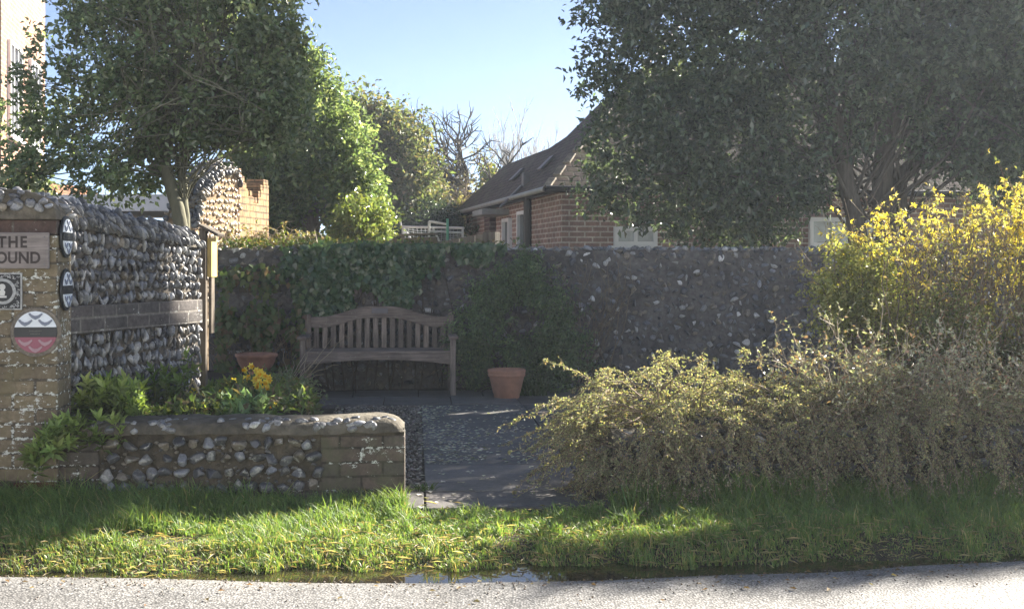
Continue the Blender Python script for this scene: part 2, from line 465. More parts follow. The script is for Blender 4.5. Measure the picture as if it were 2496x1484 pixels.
M_terra = plain('terracotta', (0.42, 0.22, 0.145), rough=0.85, var=0.22, scale=9, bump=0.25)
M_terra_dark = plain('dark_terracotta', (0.26, 0.135, 0.095), rough=0.9, var=0.35, scale=9, bump=0.3)  # darker terracotta colour for the bird bath dish
M_soil = plain('soil', (0.035, 0.026, 0.018), rough=1.0, var=0.5, scale=30, bump=1.0)
M_bark = plain('bark', (0.16, 0.14, 0.11), rough=0.9, var=0.4, scale=10, bump=0.8, stretch=(3, 3, .6))
M_bark_pale = plain('pale_bark', (0.16, 0.155, 0.10), rough=0.85, var=0.35, scale=9, bump=0.5, stretch=(2, 2, .6))
M_bark_dark = plain('dark_bark', (0.085, 0.075, 0.062), rough=0.9, var=0.4, scale=9, bump=0.8, stretch=(3, 3, .5))
M_twig = plain('twig', (0.19, 0.145, 0.10), rough=0.8, var=0.35, scale=20, bump=0)
M_twig_pale = plain('pale_twig', (0.33, 0.28, 0.20), rough=0.7, var=0.3, scale=20, bump=0)
M_leaf = leaf_mat('leaf', rough=0.42, trans=0.30)
M_leaf_gloss = leaf_mat('glossy_leaf', rough=0.24, trans=0.40, spec=0.8, tint=(1.1, 1.15, .6))
M_leaf_holly = leaf_mat('holly_leaf', rough=0.22, trans=0.5, spec=0.9, tint=(1.35, 1.35, .9))
M_leaf_soft = leaf_mat('soft_leaf', rough=0.6, trans=0.42)
M_petal = leaf_mat('yellow_petal', rough=0.6, trans=0.4, tint=(1.05, 1.0, 0.6))
M_grass = leaf_mat('grass_blade', rough=0.5, trans=0.45, tint=(1.25, 1.2, 0.5))

def ground_mat():
    return plain('earth', (0.055, 0.045, 0.028), rough=1.0, var=0.55, scale=14, bump=1.0, bscale=60)
M_ground = ground_mat()
M_land = plain('far_grass', (0.07, 0.085, 0.03), rough=1.0, var=0.4, scale=2, bump=0.4)

def asphalt_mat():
    m, N, L, out = nodes('worn_asphalt')
    tc = N('ShaderNodeTexCoord')
    v = N('ShaderNodeTexVoronoi', Scale=95.0); v.feature = 'F1'; L(tc.outputs['Object'], v.inputs['Vector'])
    n1 = N('ShaderNodeTexNoise', Scale=2.2, Detail=6.0); L(tc.outputs['Object'], n1.inputs['Vector'])
    n2 = N('ShaderNodeTexNoise', Scale=140.0, Detail=3.0); L(tc.outputs['Object'], n2.inputs['Vector'])
    sep = N('ShaderNodeSeparateColor'); L(v.outputs['Color'], sep.inputs[0])
    r = ramp(N, [(0.0, (0.18, 0.178, 0.175)), (0.45, (0.275, 0.271, 0.265)), (1.0, (0.40, 0.393, 0.383))]); L(sep.outputs[0], r.inputs[0])
    ed = ramp(N, [(0.25, (1, 1, 1)), (0.62, (0.38,) * 3)]); L(v.outputs['Distance'], ed.inputs[0])
    c = mix(N, L, 1.0, r.outputs[0], ed.outputs[0], 'MULTIPLY')
    d = ramp(N, [(0.3, (0.72, 0.71, 0.70)), (0.5, (1.0,) * 3), (0.7, (1.22, 1.2, 1.17))]); L(n1.outputs[0], d.inputs[0])
    c = mix(N, L, 1.0, c, d.outputs[0], 'MULTIPLY')
    g = ramp(N, [(0.3, (0.8,) * 3), (0.7, (1.2,) * 3)]); L(n2.outputs[0], g.inputs[0])
    c = mix(N, L, 1.0, c, g.outputs[0], 'MULTIPLY')
    p = N('ShaderNodeBsdfPrincipled', Roughness=0.72); L(c, p.inputs['Base Color'])
    h = N('ShaderNodeMath', operation='MULTIPLY'); h.inputs[1].default_value = -1.0; L(v.outputs['Distance'], h.inputs[0])
    b = N('ShaderNodeBump', Strength=0.55, Distance=0.006); L(h.outputs[0], b.inputs['Height']); L(b.outputs[0], p.inputs['Normal'])
    L(p.outputs[0], out.inputs[0])
    return m
M_road = asphalt_mat()

def slab_mat():
    m, N, L, out = nodes('paving_slab')
    tc = N('ShaderNodeTexCoord')
    n1 = N('ShaderNodeTexNoise', Scale=5.0, Detail=8.0, Roughness=0.65); L(tc.outputs['Object'], n1.inputs['Vector'])
    n2 = N('ShaderNodeTexNoise', Scale=45.0, Detail=5.0, Roughness=0.7); L(tc.outputs['Object'], n2.inputs['Vector'])
    a = N('ShaderNodeAttribute', attribute_name='Col')
    r = ramp(N, [(0.3, (0.085, 0.08, 0.076)), (0.5, (0.125, 0.118, 0.112)), (0.72, (0.165, 0.158, 0.15))]); L(n1.outputs[0], r.inputs[0])
    d = ramp(N, [(0.3, (0.7,) * 3), (0.62, (1.1,) * 3), (0.75, (1.7,) * 3)]); L(n2.outputs[0], d.inputs[0])
    c = mix(N, L, 1.0, r.outputs[0], d.outputs[0], 'MULTIPLY'); c = mix(N, L, 1.0, c, a.outputs['Color'], 'MULTIPLY')
    p = N('ShaderNodeBsdfPrincipled', Roughness=0.7); L(c, p.inputs['Base Color'])
    b = N('ShaderNodeBump', Strength=0.5, Distance=0.005); L(n2.outputs[0], b.inputs['Height']); L(b.outputs[0], p.inputs['Normal'])
    L(p.outputs[0], out.inputs[0])
    return m
M_slab = slab_mat()

def water_mat():
    m, N, L, out = nodes('muddy_water')
    tc = N('ShaderNodeTexCoord')
    p = N('ShaderNodeBsdfPrincipled', Roughness=0.035); p.inputs['Base Color'].default_value = (0.022, 0.018, 0.012, 1)
    p.inputs['IOR'].default_value = 1.33; p.inputs['Specular IOR Level'].default_value = 0.7
    n = N('ShaderNodeTexNoise', Scale=25.0, Detail=2.0); L(tc.outputs['Object'], n.inputs['Vector'])
    b = N('ShaderNodeBump', Strength=0.03, Distance=0.003); L(n.outputs[0], b.inputs['Height']); L(b.outputs[0], p.inputs['Normal'])
    L(p.outputs[0], out.inputs[0])
    return m
M_water = water_mat()

# ------------------------------------------------------------------ setting: land, road, ground, path
TH = math.radians(4.5)
RX = np.array([math.cos(TH), math.sin(TH), 0]); RY = np.array([-math.sin(TH), math.cos(TH), 0])

def grid(xs, ys, zf):
    X, Y = np.meshgrid(xs, ys); Z = zf(X, Y)
    V = np.stack([X, Y, Z], -1).reshape(-1, 3); nx = len(xs)
    i = (np.arange(len(ys) - 1)[:, None] * nx + np.arange(nx - 1)).ravel()
    return V, np.stack([i, i + 1, i + nx + 1, i + nx], -1)

def Yw(x): return np.interp(x, [-7, -2.2, -1.12, -.25, .78, 1.5, 2.3, 6], [5.36, 5.285, 5.20, 5.155, 5.27, 5.385, 5.57, 6.04])
def Yg(x): return np.interp(x, [-7, -2.1, -1.8, -1, -.25, .8, 2.3, 6], [5.38, 5.31, 5.31, 5.34, 5.42, 5.45, 5.62, 6.1]) + 0.035 * np.sin(x * 5.3) + 0.03 * np.sin(x * 13.7 + 1) + .02 * np.sin(x * 31)

V, Fc = grid(np.linspace(-90, 90, 25), np.linspace(-40, 66, 18), lambda X, Y: X * 0 - 0.13)
tag(np_obj('land', [(V, Fc, None)], M_land), kind='structure')

# unseen chalk slope, added behind the camera to bounce sun onto shaded walls
def bounce_bank_z(X, Y):
    t = np.clip((-6.2 - Y) / 7.0, 0, 1)
    n = noise(np.stack([X.ravel(), Y.ravel()], -1), .9).reshape(X.shape)
    return -.11 + 5.6 * t ** .8 * (1 + .10 * n) + .15 * n * t
V, Fc = grid(np.linspace(-45, 45, 120), np.linspace(-16, -6.0, 30), bounce_bank_z)
tag(np_obj('bounce_bank', [(V, Fc, None)], plain('bounce_chalk', (0.52, 0.525, 0.52), rough=1.0, var=.3, scale=1.5, bump=.5), smooth=True), kind='structure')

def ground_z(X, Y):
    e = np.clip((Y - (Yg(X) - 0.06)) / 0.3, 0, 1)
    n = noise(np.stack([X.ravel(), Y.ravel()], -1), 2.2).reshape(X.shape) * 0.008
    return -0.085 + e * (0.075 + n)
V, Fc = grid(np.linspace(-8, 9, 200), np.r_[np.linspace(4.6, 6.8, 60), np.linspace(6.9, 30, 50)], ground_z)
tag(np_obj('ground', [(V, Fc, None)], M_ground, smooth=True), kind='structure')

def road_z(X, Y):
    d = Yw(X) + 0.12 - Y
    return -0.05 - 0.030 * np.clip(1 - d / 0.27, 0, 1) + 0.0015 * np.sin(X * 5 + Y * 9)
xs = np.r_[np.linspace(-80, -8.5, 12), np.linspace(-8, 9, 240), np.linspace(9.5, 80, 12)]
ys = np.r_[np.linspace(-4, 4.2, 9), np.linspace(4.3, 5.0, 6)]
s = np.r_[ys / 5.0, np.linspace(1.0, 1.0, 1)]
rows = np.r_[np.linspace(0, 0.9, 8), np.linspace(0.905, 1.0, 14)]
X, T = np.meshgrid(xs, rows)
Yedge = Yw(X) + 0.12 + 0.01 * np.sin(X * 11) + 0.012 * np.sin(X * 31 + 2)
Y = -4 + T * (Yedge + 4)
V = np.stack([X, Y, road_z(X, Y)], -1).reshape(-1, 3); nx = len(xs)
i = (np.arange(len(rows) - 1)[:, None] * nx + np.arange(nx - 1)).ravel()
tag(np_obj('road', [(V, np.stack([i, i + 1, i + nx + 1, i + nx], -1), None)], M_road, smooth=True), kind='structure')

xs = np.linspace(-2.3, 3.4, 160); t = np.linspace(0, 1, 5)
X, T = np.meshgrid(xs, t)
Y = Yw(X) - 0.16 + T * (Yg(X) + 0.10 - Yw(X) + 0.16)
V = np.stack([X, Y, X * 0 - 0.066], -1).reshape(-1, 3); nx = len(xs)
i = (np.arange(4)[:, None] * nx + np.arange(nx - 1)).ravel()
tag(np_obj('puddle', [(V, np.stack([i, i + 1, i + nx + 1, i + nx], -1), None)], M_water, smooth=True), kind='structure')

# grit and bits of dead leaf at the road's edge
n = 900
x = U(-2.6, 3.0, n); y = Yw(x) - np.abs(rng.normal(0, .16, n)) + .02
P = np.c_[x, y, road_z(x, y) + .003]
c = pal(n, (.22, .2, .17), (.12, .1, .08), (.3, .27, .22), (.16, .11, .07))
tag(np_obj('road_grit', [stones(P, U(.002, .006, (n, 1)) * np.array([1, 1, .6]), c, sub=1, cuts=2)], plain('grit', (1, 1, 1), var=.15, attr=True, bump=0)), kind='stuff')
n = 130
x = U(-2.6, 3.0, n); y = Yw(x) - np.abs(rng.normal(0, .22, n))
a = U(0, 6.28, n)
tag(np_obj('dead_leaves', [leaves(np.c_[x, y, road_z(x, y) + .006], np.c_[np.cos(a), np.sin(a), U(0, .2, n)], unit(np.c_[rng.normal(size=(n, 2)) * .3, np.ones(n)]), U(.012, .035, n), .55, pal(n, (.24, .15, .08), (.16, .1, .05), (.33, .25, .13)))], M_leaf_soft), kind='stuff')

# paving: slabs in one sheet of slabs; origin at the joint by the low wall
def slab_xy(u, v): return np.array([-.45, 6.38, 0]) + u * RX + v * RY
bm = bmesh.new()
cl = bm.verts.layers.float_color.new('Col')
def slab(u0, u1, v0, v1, z):
    g = 0.006
    c = slab_xy((u0 + u1) / 2, (v0 + v1) / 2); k = U(0.75, 1.2)
    R = Matrix.Rotation(TH, 4, 'Z') @ Matrix.Rotation(U(-.006, .006), 4, 'X') @ Matrix.Rotation(U(-.006, .006), 4, 'Y')
    vs = box(bm, (c[0], c[1], z), (u1 - u0 - 2 * g, v1 - v0 - 2 * g, 0.05), R)
    for w in vs: w[cl] = (k, k * U(.97, 1.03), k, 1)
vv = [0.0, .47, 1.35, 2.25, 3.1, 3.95, 4.7]
for a, b in zip(vv, vv[1:]):
    slab(0, 0.92, a, b, -0.018 + U(-.002, .002)); slab(0.92, 1.85, a, b, -0.018 + U(-.002, .002))
for a, b in ((0.0, .47),):
    slab(-.36, 0, a, b, -0.018)
for j in range(9):
    slab(-2.2 + j * .62, -2.2 + (j + 1) * .62, 4.7, 5.32, -0.012 + U(-.003, .003))
    slab(-2.5 + j * .62, -2.5 + (j + 1) * .62, 5.32, 5.94, -0.012 + U(-.003, .003))
o = bm_obj('path', bm, M_slab, bevel=0.004); tag(o, kind='structure')

# gravel strip by the path
n = 5200
u = U(-.75, -.005, n); v = U(.48, 4.7, n)
P = np.array([-.45, 6.38, 0]) + u[:, None] * RX + v[:, None] * RY; P[:, 2] = -0.004 + U(-.006, .006, n)
R = U(.006, .016, (n, 1)) * np.array([1, 1, .6])
tag(np_obj('gravel', [stones(P, R, pal(n, (.27, .24, .2), (.18, .16, .13), (.40, .37, .32), (.12, .10, .085)), sub=1, cuts=2)], plain('gravel', (1, 1, 1), var=.15, attr=True, bump=0.2)), kind='stuff')

# fallen white petals
n = 1500
v = np.r_[U(1.4, 4.6, 1150), U(.0, 4.6, 350)]; u = np.r_[np.abs(rng.normal(0.02, .30, 1150)), U(-.1, 1.2, 350)]
P = np.array([-.45, 6.38, 0.0095]) + u[:, None] * RX + v[:, None] * RY
kk_ = noise(P, 4.0) > U(-.9, .6, n); P = P[kk_]; n = len(P)
Np = unit(np.c_[rng.normal(size=(n, 2)) * .12, np.ones(n)])
a = U(0, 6.28, n); D = np.c_[np.cos(a), np.sin(a), np.zeros(n)]
tag(np_obj('fallen_petals', [leaves(P, D, Np, U(.02, .046, n), 0.75, pal(n, (.8, .8, .8), (.7, .7, .68), (.5, .46, .4), var=.15), fold=.12, droop=0)], M_leaf_soft), kind='stuff')

# ------------------------------------------------------------------ grass
def grass(n, xr, yfun, hfun, cfun):
    x = U(*xr, n); y = yfun(x, n)
    P = np.c_[x, y, np.zeros(n)]
    P[:, 2] = ground_z(x[None], y[None])[0] - 0.005
    h = hfun(P)
    a = U(0, 6.28, n)
    lean = np.c_[np.cos(a), np.sin(a), np.zeros(n)] * U(.15, 1.0, n)[:, None] + np.array([-.12, -.22, 0])
    wdt = U(.0017, .0036, n)[:, None]
    side = unit(np.c_[-np.sin(a) + rng.normal(size=n) * .6, np.cos(a) + rng.normal(size=n) * .6, np.zeros(n)])
    mid = P + lean * h[:, None] * .32 + np.array([0, 0, 1]) * h[:, None] * .62
    tip = P + lean * h[:, None] * .95 + np.array([0, 0, 1]) * (h * U(.7, 1.05, n))[:, None]
    V = np.stack([P - side * wdt, P + side * wdt, mid - side * wdt * .8, mid + side * wdt * .8, tip], 1).reshape(-1, 3)
    i = np.arange(n)[:, None] * 5
    Fc = np.concatenate([i + np.array([[0, 1, 3]]), i + np.array([[0, 3, 2]]), i + np.array([[2, 3, 4]])], 0)
    return V, Fc, np.repeat(cfun(P), 5, 0)

def low_wall_y(x): return 6.5 + (x + .57) * math.tan(TH)
def verge_y(x, n): return Yg(x) + U(0, 1, n) * (np.where((x > -.62) & (x < .52), 6.27, low_wall_y(x) - .02) - Yg(x))
def verge_h(P):
    f = np.clip((P[:, 1] - Yg(P[:, 0])) / (low_wall_y(P[:, 0]) - Yg(P[:, 0])), 0, 1)
    h = .032 + .045 * f + .065 * f ** 3
    h *= np.where(P[:, 0] > .75, 1.15, 1.0) * np.where((P[:, 0] > -.5) & (P[:, 0] < .5), .72, 1)
    h *= np.clip(1 + .55 * noise(P, 3.5) + .3 * noise(P, 9.0), .3, 2.0) * U(.5, 1.3, len(P))
    d = np.hypot((P[:, 0] + 1.72) / .28, (P[:, 1] - 5.72) / .10)
    return np.where(d < 1, h * .3, h)
def verge_c(P):
    n = len(P)
    f = np.clip((P[:, 1] - Yg(P[:, 0])) / .55, 0, 1)[:, None]
    g = pal(n, (.16, .265, .085), (.19, .30, .09), (.135, .23, .08), (.22, .30, .10))
    y = pal(n, (.46, .41, .21), (.36, .37, .15), (.50, .43, .26), (.27, .33, .12))
    w = np.where(U(0, 1, (n, 1)) < (1 - f) * .27 + .06, 1.0, 0.0)
    return g * (1 - w) + y * w
def bare(P):  # bare patch among the grass
    return np.hypot((P[:, 0] + 1.72) / .3, (P[:, 1] - 5.72) / .11) > U(.3, 1.1, len(P))
parts = [grass(72000, (-2.9, 2.95), verge_y, verge_h, verge_c), grass(12000, (-7, -2.9), verge_y, verge_h, verge_c), grass(16000, (2.95, 6.5), verge_y, verge_h, verge_c)]
# dead blades lying flat, mostly near the road
n = 3200
x = U(-3.2, 3.4, n); f = np.abs(rng.normal(0, .45, n)); f = np.where(f < 1, f, U(0, 1, n)); y = Yg(x) - .02 + f * (low_wall_y(x) - Yg(x))
P = np.c_[x, y, ground_z(x[None], y[None])[0] + U(.003, .035, n)]
a = U(0, 6.28, n); D = np.c_[np.cos(a), np.sin(a), U(-.15, .35, n)]
parts.append(leaves(P, D, unit(np.c_[rng.normal(size=(n, 2)) * .3, np.ones(n)]), U(.03, .085, n), .07, pal(n, (.42, .36, .22), (.33, .28, .17), (.24, .19, .12), (.5, .45, .3))))
# clumps that stand above the rest
for _ in range(150):
    cx = U(-2.9, 2.95); n = int(U(25, 70)); cy = verge_y(np.array([cx]), 1)[0]; sz = U(.02, .05); hh_ = U(.045, .10)
    parts.append(grass(n, (cx - sz, cx + sz), lambda x_, n_: cy + rng.normal(size=n_) * sz * .6, lambda P: U(.5, 1.2, len(P)) * hh_, verge_c))
# longer tufts at the foot of the walls
def foot_y(x, n): return low_wall_y(x) - np.abs(rng.normal(0, .10, n)) - .015
def foot_h(P): return U(.05, .16, len(P)) * np.clip(1 + .5 * noise(P, 4.0), .4, 1.5)
parts += [grass(7500, (-2.9, -.55), foot_y, foot_h, verge_c), grass(9000, (.6, 5.5), foot_y, lambda P: foot_h(P) * 1.1, verge_c)]
tag(np_obj('grass', parts, M_grass), kind='stuff')

# weed tuft in the path joint
def tuft(name, c, n, h, w, label, cat, cols, mat=None, lean=.8):
    a = U(0, 6.28, n); P0 = np.c_[c[0] + U(-w, w, n), c[1] + U(-w, w, n), np.full(n, c[2])]
    D = np.c_[np.cos(a), np.sin(a), np.zeros(n)] * U(.2, lean, n)[:, None] + np.array([0, 0, 1])
    S = arch(P0, D, U(.6, 1.1, n) * h, .45, K=5, wob=.02)
    Wd = h * .03 * U(.7, 1.3, n)
    side = unit(np.cross(D, np.array([0, 0, 1.0])) + rng.normal(size=(n, 3)) * .2)
    tp = np.array([.7, 1, .9, .6, .08])
    L_ = S - side[:, None] * (Wd[:, None] * tp)[..., None]; R_ = S + side[:, None] * (Wd[:, None] * tp)[..., None]
    V = np.stack([L_, R_], 2).reshape(-1, 3); i = (np.arange(n)[:, None] * 10 + np.arange(4) * 2).ravel()
    o = np_obj(name, [(V, np.stack([i, i + 1, i + 3, i + 2], -1), np.repeat(pal(n, *cols), 10, 0))], mat or M_leaf_soft)
    return tag(o, label, cat)
tuft('weed', at(1040, 1190, 6.9) * np.array([1, 1, 0]), 46, .10, .05, 'small green weed growing in the path joint', 'weed', [(.08, .15, .03), (.1, .13, .04)])
tuft('strap_leaved_plant', at(1300, 950, 11.9) * np.array([1, 1, 0]), 120, .36, .13, 'clump of green strap leaves right of the terracotta pot', 'plant', [(.06, .11, .035), (.08, .13, .05), (.045, .085, .03)])

# ------------------------------------------------------------------ flint walls
FL = dict(dark=(.13, .135, .15), mid=(.21, .213, .22), blue=(.29, .305, .335), brown=(.25, .22, .175), pale=(.48, .48, .47), white=(.70, .70, .69))
def flint_cols(n, w):
    keys = list(w); p = np.array([w[k] for k in keys], float); p /= p.sum()
    c = np.array([FL[k] for k in keys])[rng.choice(len(keys), n, p=p)]
    return c * U(.7, 1.3, (n, 1))

def rounded_top(length, w, h, n=9, y0=0.0):
    """half-round coping profile extruded along local x, base at z=0"""
    a = np.linspace(0, PI, n)
    prof = [(y0 + w / 2 - math.cos(t) * w / 2, math.sin(t) ** .8 * h) for t in a]
    xs = np.linspace(0, length, max(3, int(length / .06)))
    V = np.array([[x, p[0], p[1]] for x in xs for p in prof]); k = n
    i = (np.arange(len(xs) - 1)[:, None] * k + np.arange(k - 1)).ravel()
    V = V + noise(V, 14)[:, None] * .006 * np.array([0, 1, 1])
    return V, np.stack([i, i + 1, i + k + 1, i + k], -1)

# low wall left of the path (local frame: x along RX from its left end, y depth)
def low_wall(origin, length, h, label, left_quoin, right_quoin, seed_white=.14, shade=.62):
    w = empty('low_flint_wall', label, 'wall', origin, TH)
    boxo('wall_core', (length / 2, .17, h * .42), (length, .28, h * .84 + .03), M_mortar_low, w, bevel=.0)
    # coping: rounded top of cement with right end rounded over
    a = np.linspace(0, 1, 60); xs = a * length
    ang = np.linspace(0, PI, 11)
    V = []
    for x in xs:
        e = min(1.0, max(0.02, (length + .012 - x) / .11)); drop = (1 - math.sqrt(max(0, 1 - (1 - e) ** 2))) * .10
        for t in ang:
            V.append((x, .17 - math.cos(t) * .178, h - .078 - drop * (1 if t not in (0, PI) else 0) + max(0, (math.sin(t) ** .5) * .078)))
    V = np.array(V); V += (noise(V, 12) * .006)[:, None] * np.array([.3, 1, 1])
    k = len(ang); i = (np.arange(len(xs) - 1)[:, None] * k + np.arange(k - 1)).ravel()
    Fc = np.stack([i, i + 1, i + k + 1, i + k], -1)
    np_obj('coping', [(V, Fc, None), (V[-k:], np.arange(k)[None], None), (V[:k], np.arange(k)[None, ::-1], None)], M_cement, w, smooth=True)
    # rows of flints on the face
    P, R = [], []
    x0 = left_quoin; x1 = length - right_quoin
    for j in range(5):
        z = .025 + j * .077
        xw = x0 + (.10 if j == 0 else 0) ; x = xw + U(0, .04)
        while x < x1 - (.16 if j < 1 else .04):
            r = U(.026, .046)
            P.append((x + r, .012 + U(-.008, .008), z + U(-.01, .01))); R.append((r * 1.12, U(.026, .036), U(.030, .040))); x += 2 * r + U(-.002, .010)
    P, R = np.array(P), np.array(R)
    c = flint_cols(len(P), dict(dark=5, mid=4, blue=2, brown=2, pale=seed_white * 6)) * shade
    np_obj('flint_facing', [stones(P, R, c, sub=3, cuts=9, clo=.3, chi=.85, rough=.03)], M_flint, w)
    n = int(length * 150)
    P = np.c_[U(left_quoin, length - right_quoin - .03, n), np.full(n, .026), U(.0, h - .11, n)]; R = U(.005, .014, (n, 1)) * np.array([1.2, .8, .8])
    np_obj('flint_chips', [stones(P, R, flint_cols(n, dict(dark=3, mid=2, brown=5)) * .7, sub=1)], M_flint, w)
    # flints set in the coping
    n = int(length * 30)
    x = U(.05, length - .06, n); t = U(.12, 1.0, n)
    e = np.clip((length - x) / .1, 0, 1); dr = (1 - np.sqrt(np.maximum(0, 1 - (1 - e) ** 2))) * .10
    P = np.c_[x, .17 - np.cos(t) * .168, h - .078 + np.sin(t) ** .5 * .066 - dr]
    R = np.c_[U(.02, .042, n), U(.016, .03, n), U(.016, .03, n)]
    np_obj('coping_flints', [stones(P, R, flint_cols(n, dict(dark=4, mid=5, blue=3, pale=.9, white=.2)) * .75, sub=2, cuts=5)], M_flint, w)
    # brick quoins at the ends
    bm = bmesh.new()
    if right_quoin:
        box(bm, (length - right_quoin / 2 + .004, .17, (h - .10) / 2 - .02), (right_quoin, .302, h - .055))
        box(bm, (length - right_quoin / 2 - .075, .169, .055), (right_quoin + .15, .298, .15))
    if left_quoin:
        box(bm, (left_quoin / 2, .169, (h - .1) / 2 - .02), (left_quoin, .3, h - .06))
        box(bm, (left_quoin / 2 + .065, .1695, .055), (left_quoin + .13, .296, .15))
    if right_quoin or left_quoin:
        bm_obj('brick_quoin', bm, M_quoin, w, bevel=.008)
    else:
        bm.free()
    return w
L0 = 1.80
o1 = np.array([-.57, 6.5, 0]) - RX * L0
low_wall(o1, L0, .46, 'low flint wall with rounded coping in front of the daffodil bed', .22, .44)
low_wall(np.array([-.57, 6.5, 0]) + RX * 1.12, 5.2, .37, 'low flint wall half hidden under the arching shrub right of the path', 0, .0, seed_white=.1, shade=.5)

# brick pillar at the left
PC = np.array([-2.343, 6.345, 0])     # its front right corner
pil = empty('brick_pillar', 'lichen-spotted brown brick pillar carrying the wooden name sign', 'pillar', PC, TH)
boxo('brick_shaft', (-.215, .13, .69), (.43, .26, 1.46), M_pillar, pil, bevel=.012)
boxo('top_course', (-.215, .13, 1.460), (.424, .256, .078), M_pillar_dark, pil, bevel=.01)
boxo('base_course', (-.12, .128, .02), (.245, .27, .26), brick_mat('red_base_brick', (.16, .055, .035), (.10, .04, .03), (.05, .04, .03), msize=.008, lichen=(.3, .3, .28), lich_amt=.7), pil, bevel=.01)
bm = bmesh.new()
pts = [(-.24 - .245 * math.cos(t), 1.5 + .155 * math.sin(t) ** .85) for t in np.linspace(0, PI, 13)]
prism(bm, [(p[0] * 1 , p[1]) for p in pts[::-1]], -.025, .30)
bm_obj('coping', bm, M_cement, pil, bevel=.006)
n = 46
t = U(.05, PI - .05, n); fr = U(.2, 1, n) ** .6
front = np.arange(n) < 22
P = np.c_[-.24 + .24 * np.cos(t) * np.where(front, fr, 1.0), np.where(front, -.03, U(0, .28, n)), 1.5 + .15 * np.sin(t) ** .85 * np.where(front, fr, 1.0)]
R = np.c_[U(.022, .042, n), U(.014, .03, n), U(.016, .028, n)]
np_obj('coping_flints', [stones(P, R, flint_cols(n, dict(dark=3, mid=4, blue=3, brown=1, pale=.6)), sub=2, cuts=5)], M_flint, pil)

# wall running back from the pillar
W0 = np.array([-2.405, 6.60, 0]); W1 = np.array([-2.02, 7.98, 0])
wl = np.linalg.norm(W1 - W0); wa = math.atan2(W1[1] - W0[1], W1[0] - W0[0])
sw = empty('knapped_flint_wall', 'tall wall of knapped flint rows running back from the brick pillar', 'wall', W0, wa)
# local x runs along the wall; local -y is the visible right-hand face
boxo('wall_core', (wl / 2, .19, .73), (wl, .36, 1.50), M_mortar, sw, bevel=0)
V, Fc = rounded_top(wl, .42, .15, y0=-.02); V[:, 2] += 1.475
k = 9
np_obj('coping', [(V, Fc, None), (V[-k:], np.arange(k)[None], None)], M_cement, sw, smooth=True)
boxo('brick_band', (wl / 2 - .01, .03, .967), (wl - .02, .115, .152), M_band, sw, bevel=.006)
P, R = [], []
for z in list(np.arange(1.08, 1.48, .070)) + list(np.arange(.855, .05, -.070)):
    x = U(0, .03)
    while x < wl - .02:
        r = U(.007, .018)
        P.append((x + r, U(-.012, .012), z + U(-.012, .012))); R.append((r * 1.3, U(.014, .032), U(.03, .05))); x += 2 * r + U(-.001, .008)
for z in np.arange(.1, 1.48, .075):     # flints on the far end, turned to the sun
    for y in np.arange(.03, .36, .06):
        P.append((wl + U(-.01, .012), y + U(-.01, .01), z + U(-.015, .015))); R.append((U(.02, .04), U(.022, .034), U(.024, .038)))
P, R = np.array(P), np.array(R)
np_obj('flint_facing', [stones(P, R, flint_cols(len(P), dict(dark=6, mid=4, blue=3, brown=1.5, pale=1.6)) * .72, sub=2, cuts=7, clo=.3, chi=.75, tilt=.3)], M_flint, sw)
P, R = [], []
for row, tt in enumerate((.25, .62, 1.0, 1.4, 1.9)):
    x = U(0, .05)
    while x < wl:
        r = U(.011, .019)
        P.append((x + r, .19 - .2 * math.cos(tt) + U(-.01, .01), 1.475 + .145 * math.sin(tt) + U(-.008, .008))); R.append((r, U(.03, .045), U(.045, .068))); x += 2 * r + U(.0, .014)
P, R = np.array(P), np.array(R)
np_obj('coping_flints', [stones(P, R, flint_cols(len(P), dict(dark=5, mid=4, blue=3, pale=1.2)) * .75, sub=2, cuts=6, clo=.35, tilt=.2, lean=.5)], M_flint, sw)

for ch in sw.children:
    co_ = np.empty(len(ch.data.vertices) * 3); ch.data.vertices.foreach_get('co', co_); co_ = co_.reshape(-1, 3)
    co_[:, 2] -= .115 * np.clip(co_[:, 0] / wl, 0, 1) * np.clip((co_[:, 2] + ch.location[2] - 1.08) / .45, 0, 1.2)
    ch.data.vertices.foreach_set('co', co_.ravel()); ch.data.update()
# plaques and sign -------------------------------------------------------------
def text_mesh(txt, size, depth):
    cu = bpy.data.curves.new('t', 'FONT'); cu.body = txt; cu.size = size; cu.extrude = depth; cu.offset = .0022; cu.align_x = 'CENTER'; cu.align_y = 'CENTER'
    ob = bpy.data.objects.new('t', cu); col.objects.link(ob)
    bpy.context.view_layer.update()
    me = bpy.data.meshes.new_from_object(ob.evaluated_get(bpy.context.evaluated_depsgraph_get()))
    bpy.data.objects.remove(ob); bpy.data.curves.remove(cu)
    return me
def disc(bm, r, y0, y1, seg=48, cut=None):
    pts = [(r * math.cos(2 * PI * i / seg), r * math.sin(2 * PI * i / seg)) for i in range(seg)]
    prism(bm, pts, y0, y1)
def fpx(x, y):   # a point of the pillar face in its frame, from measuring pixels
    k = (x - 1248) / F
    s_ = (k * PC[1] - PC[0]) / (RX[0] - k * RX[1]); Yd = PC[1] + s_ * RX[1]
    return s_, CH - (y - 644) / F * Yd
x1, zt = fpx(122, 567); _, zb = fpx(122, 655)
sg = empty('wooden_sign', 'weathered wooden name board with carved letters THE and OUND', 'sign', PC + RX * (x1 - .19) + np.array([0, 0, (zt + zb) / 2]), TH)
boxo('board', (0, -.018, 0), (.38, .030, zt - zb), M_sign, sg, bevel=.005)
for zz in (-.07, .07):
    bm = bmesh.new(); disc(bm, .0045, -.0352, -.0332, 10); bmesh.ops.translate(bm, verts=bm.verts, vec=(.172, 0, zz)); bm_obj('screw', bm, M_vent, sg)
bml = bmesh.new()
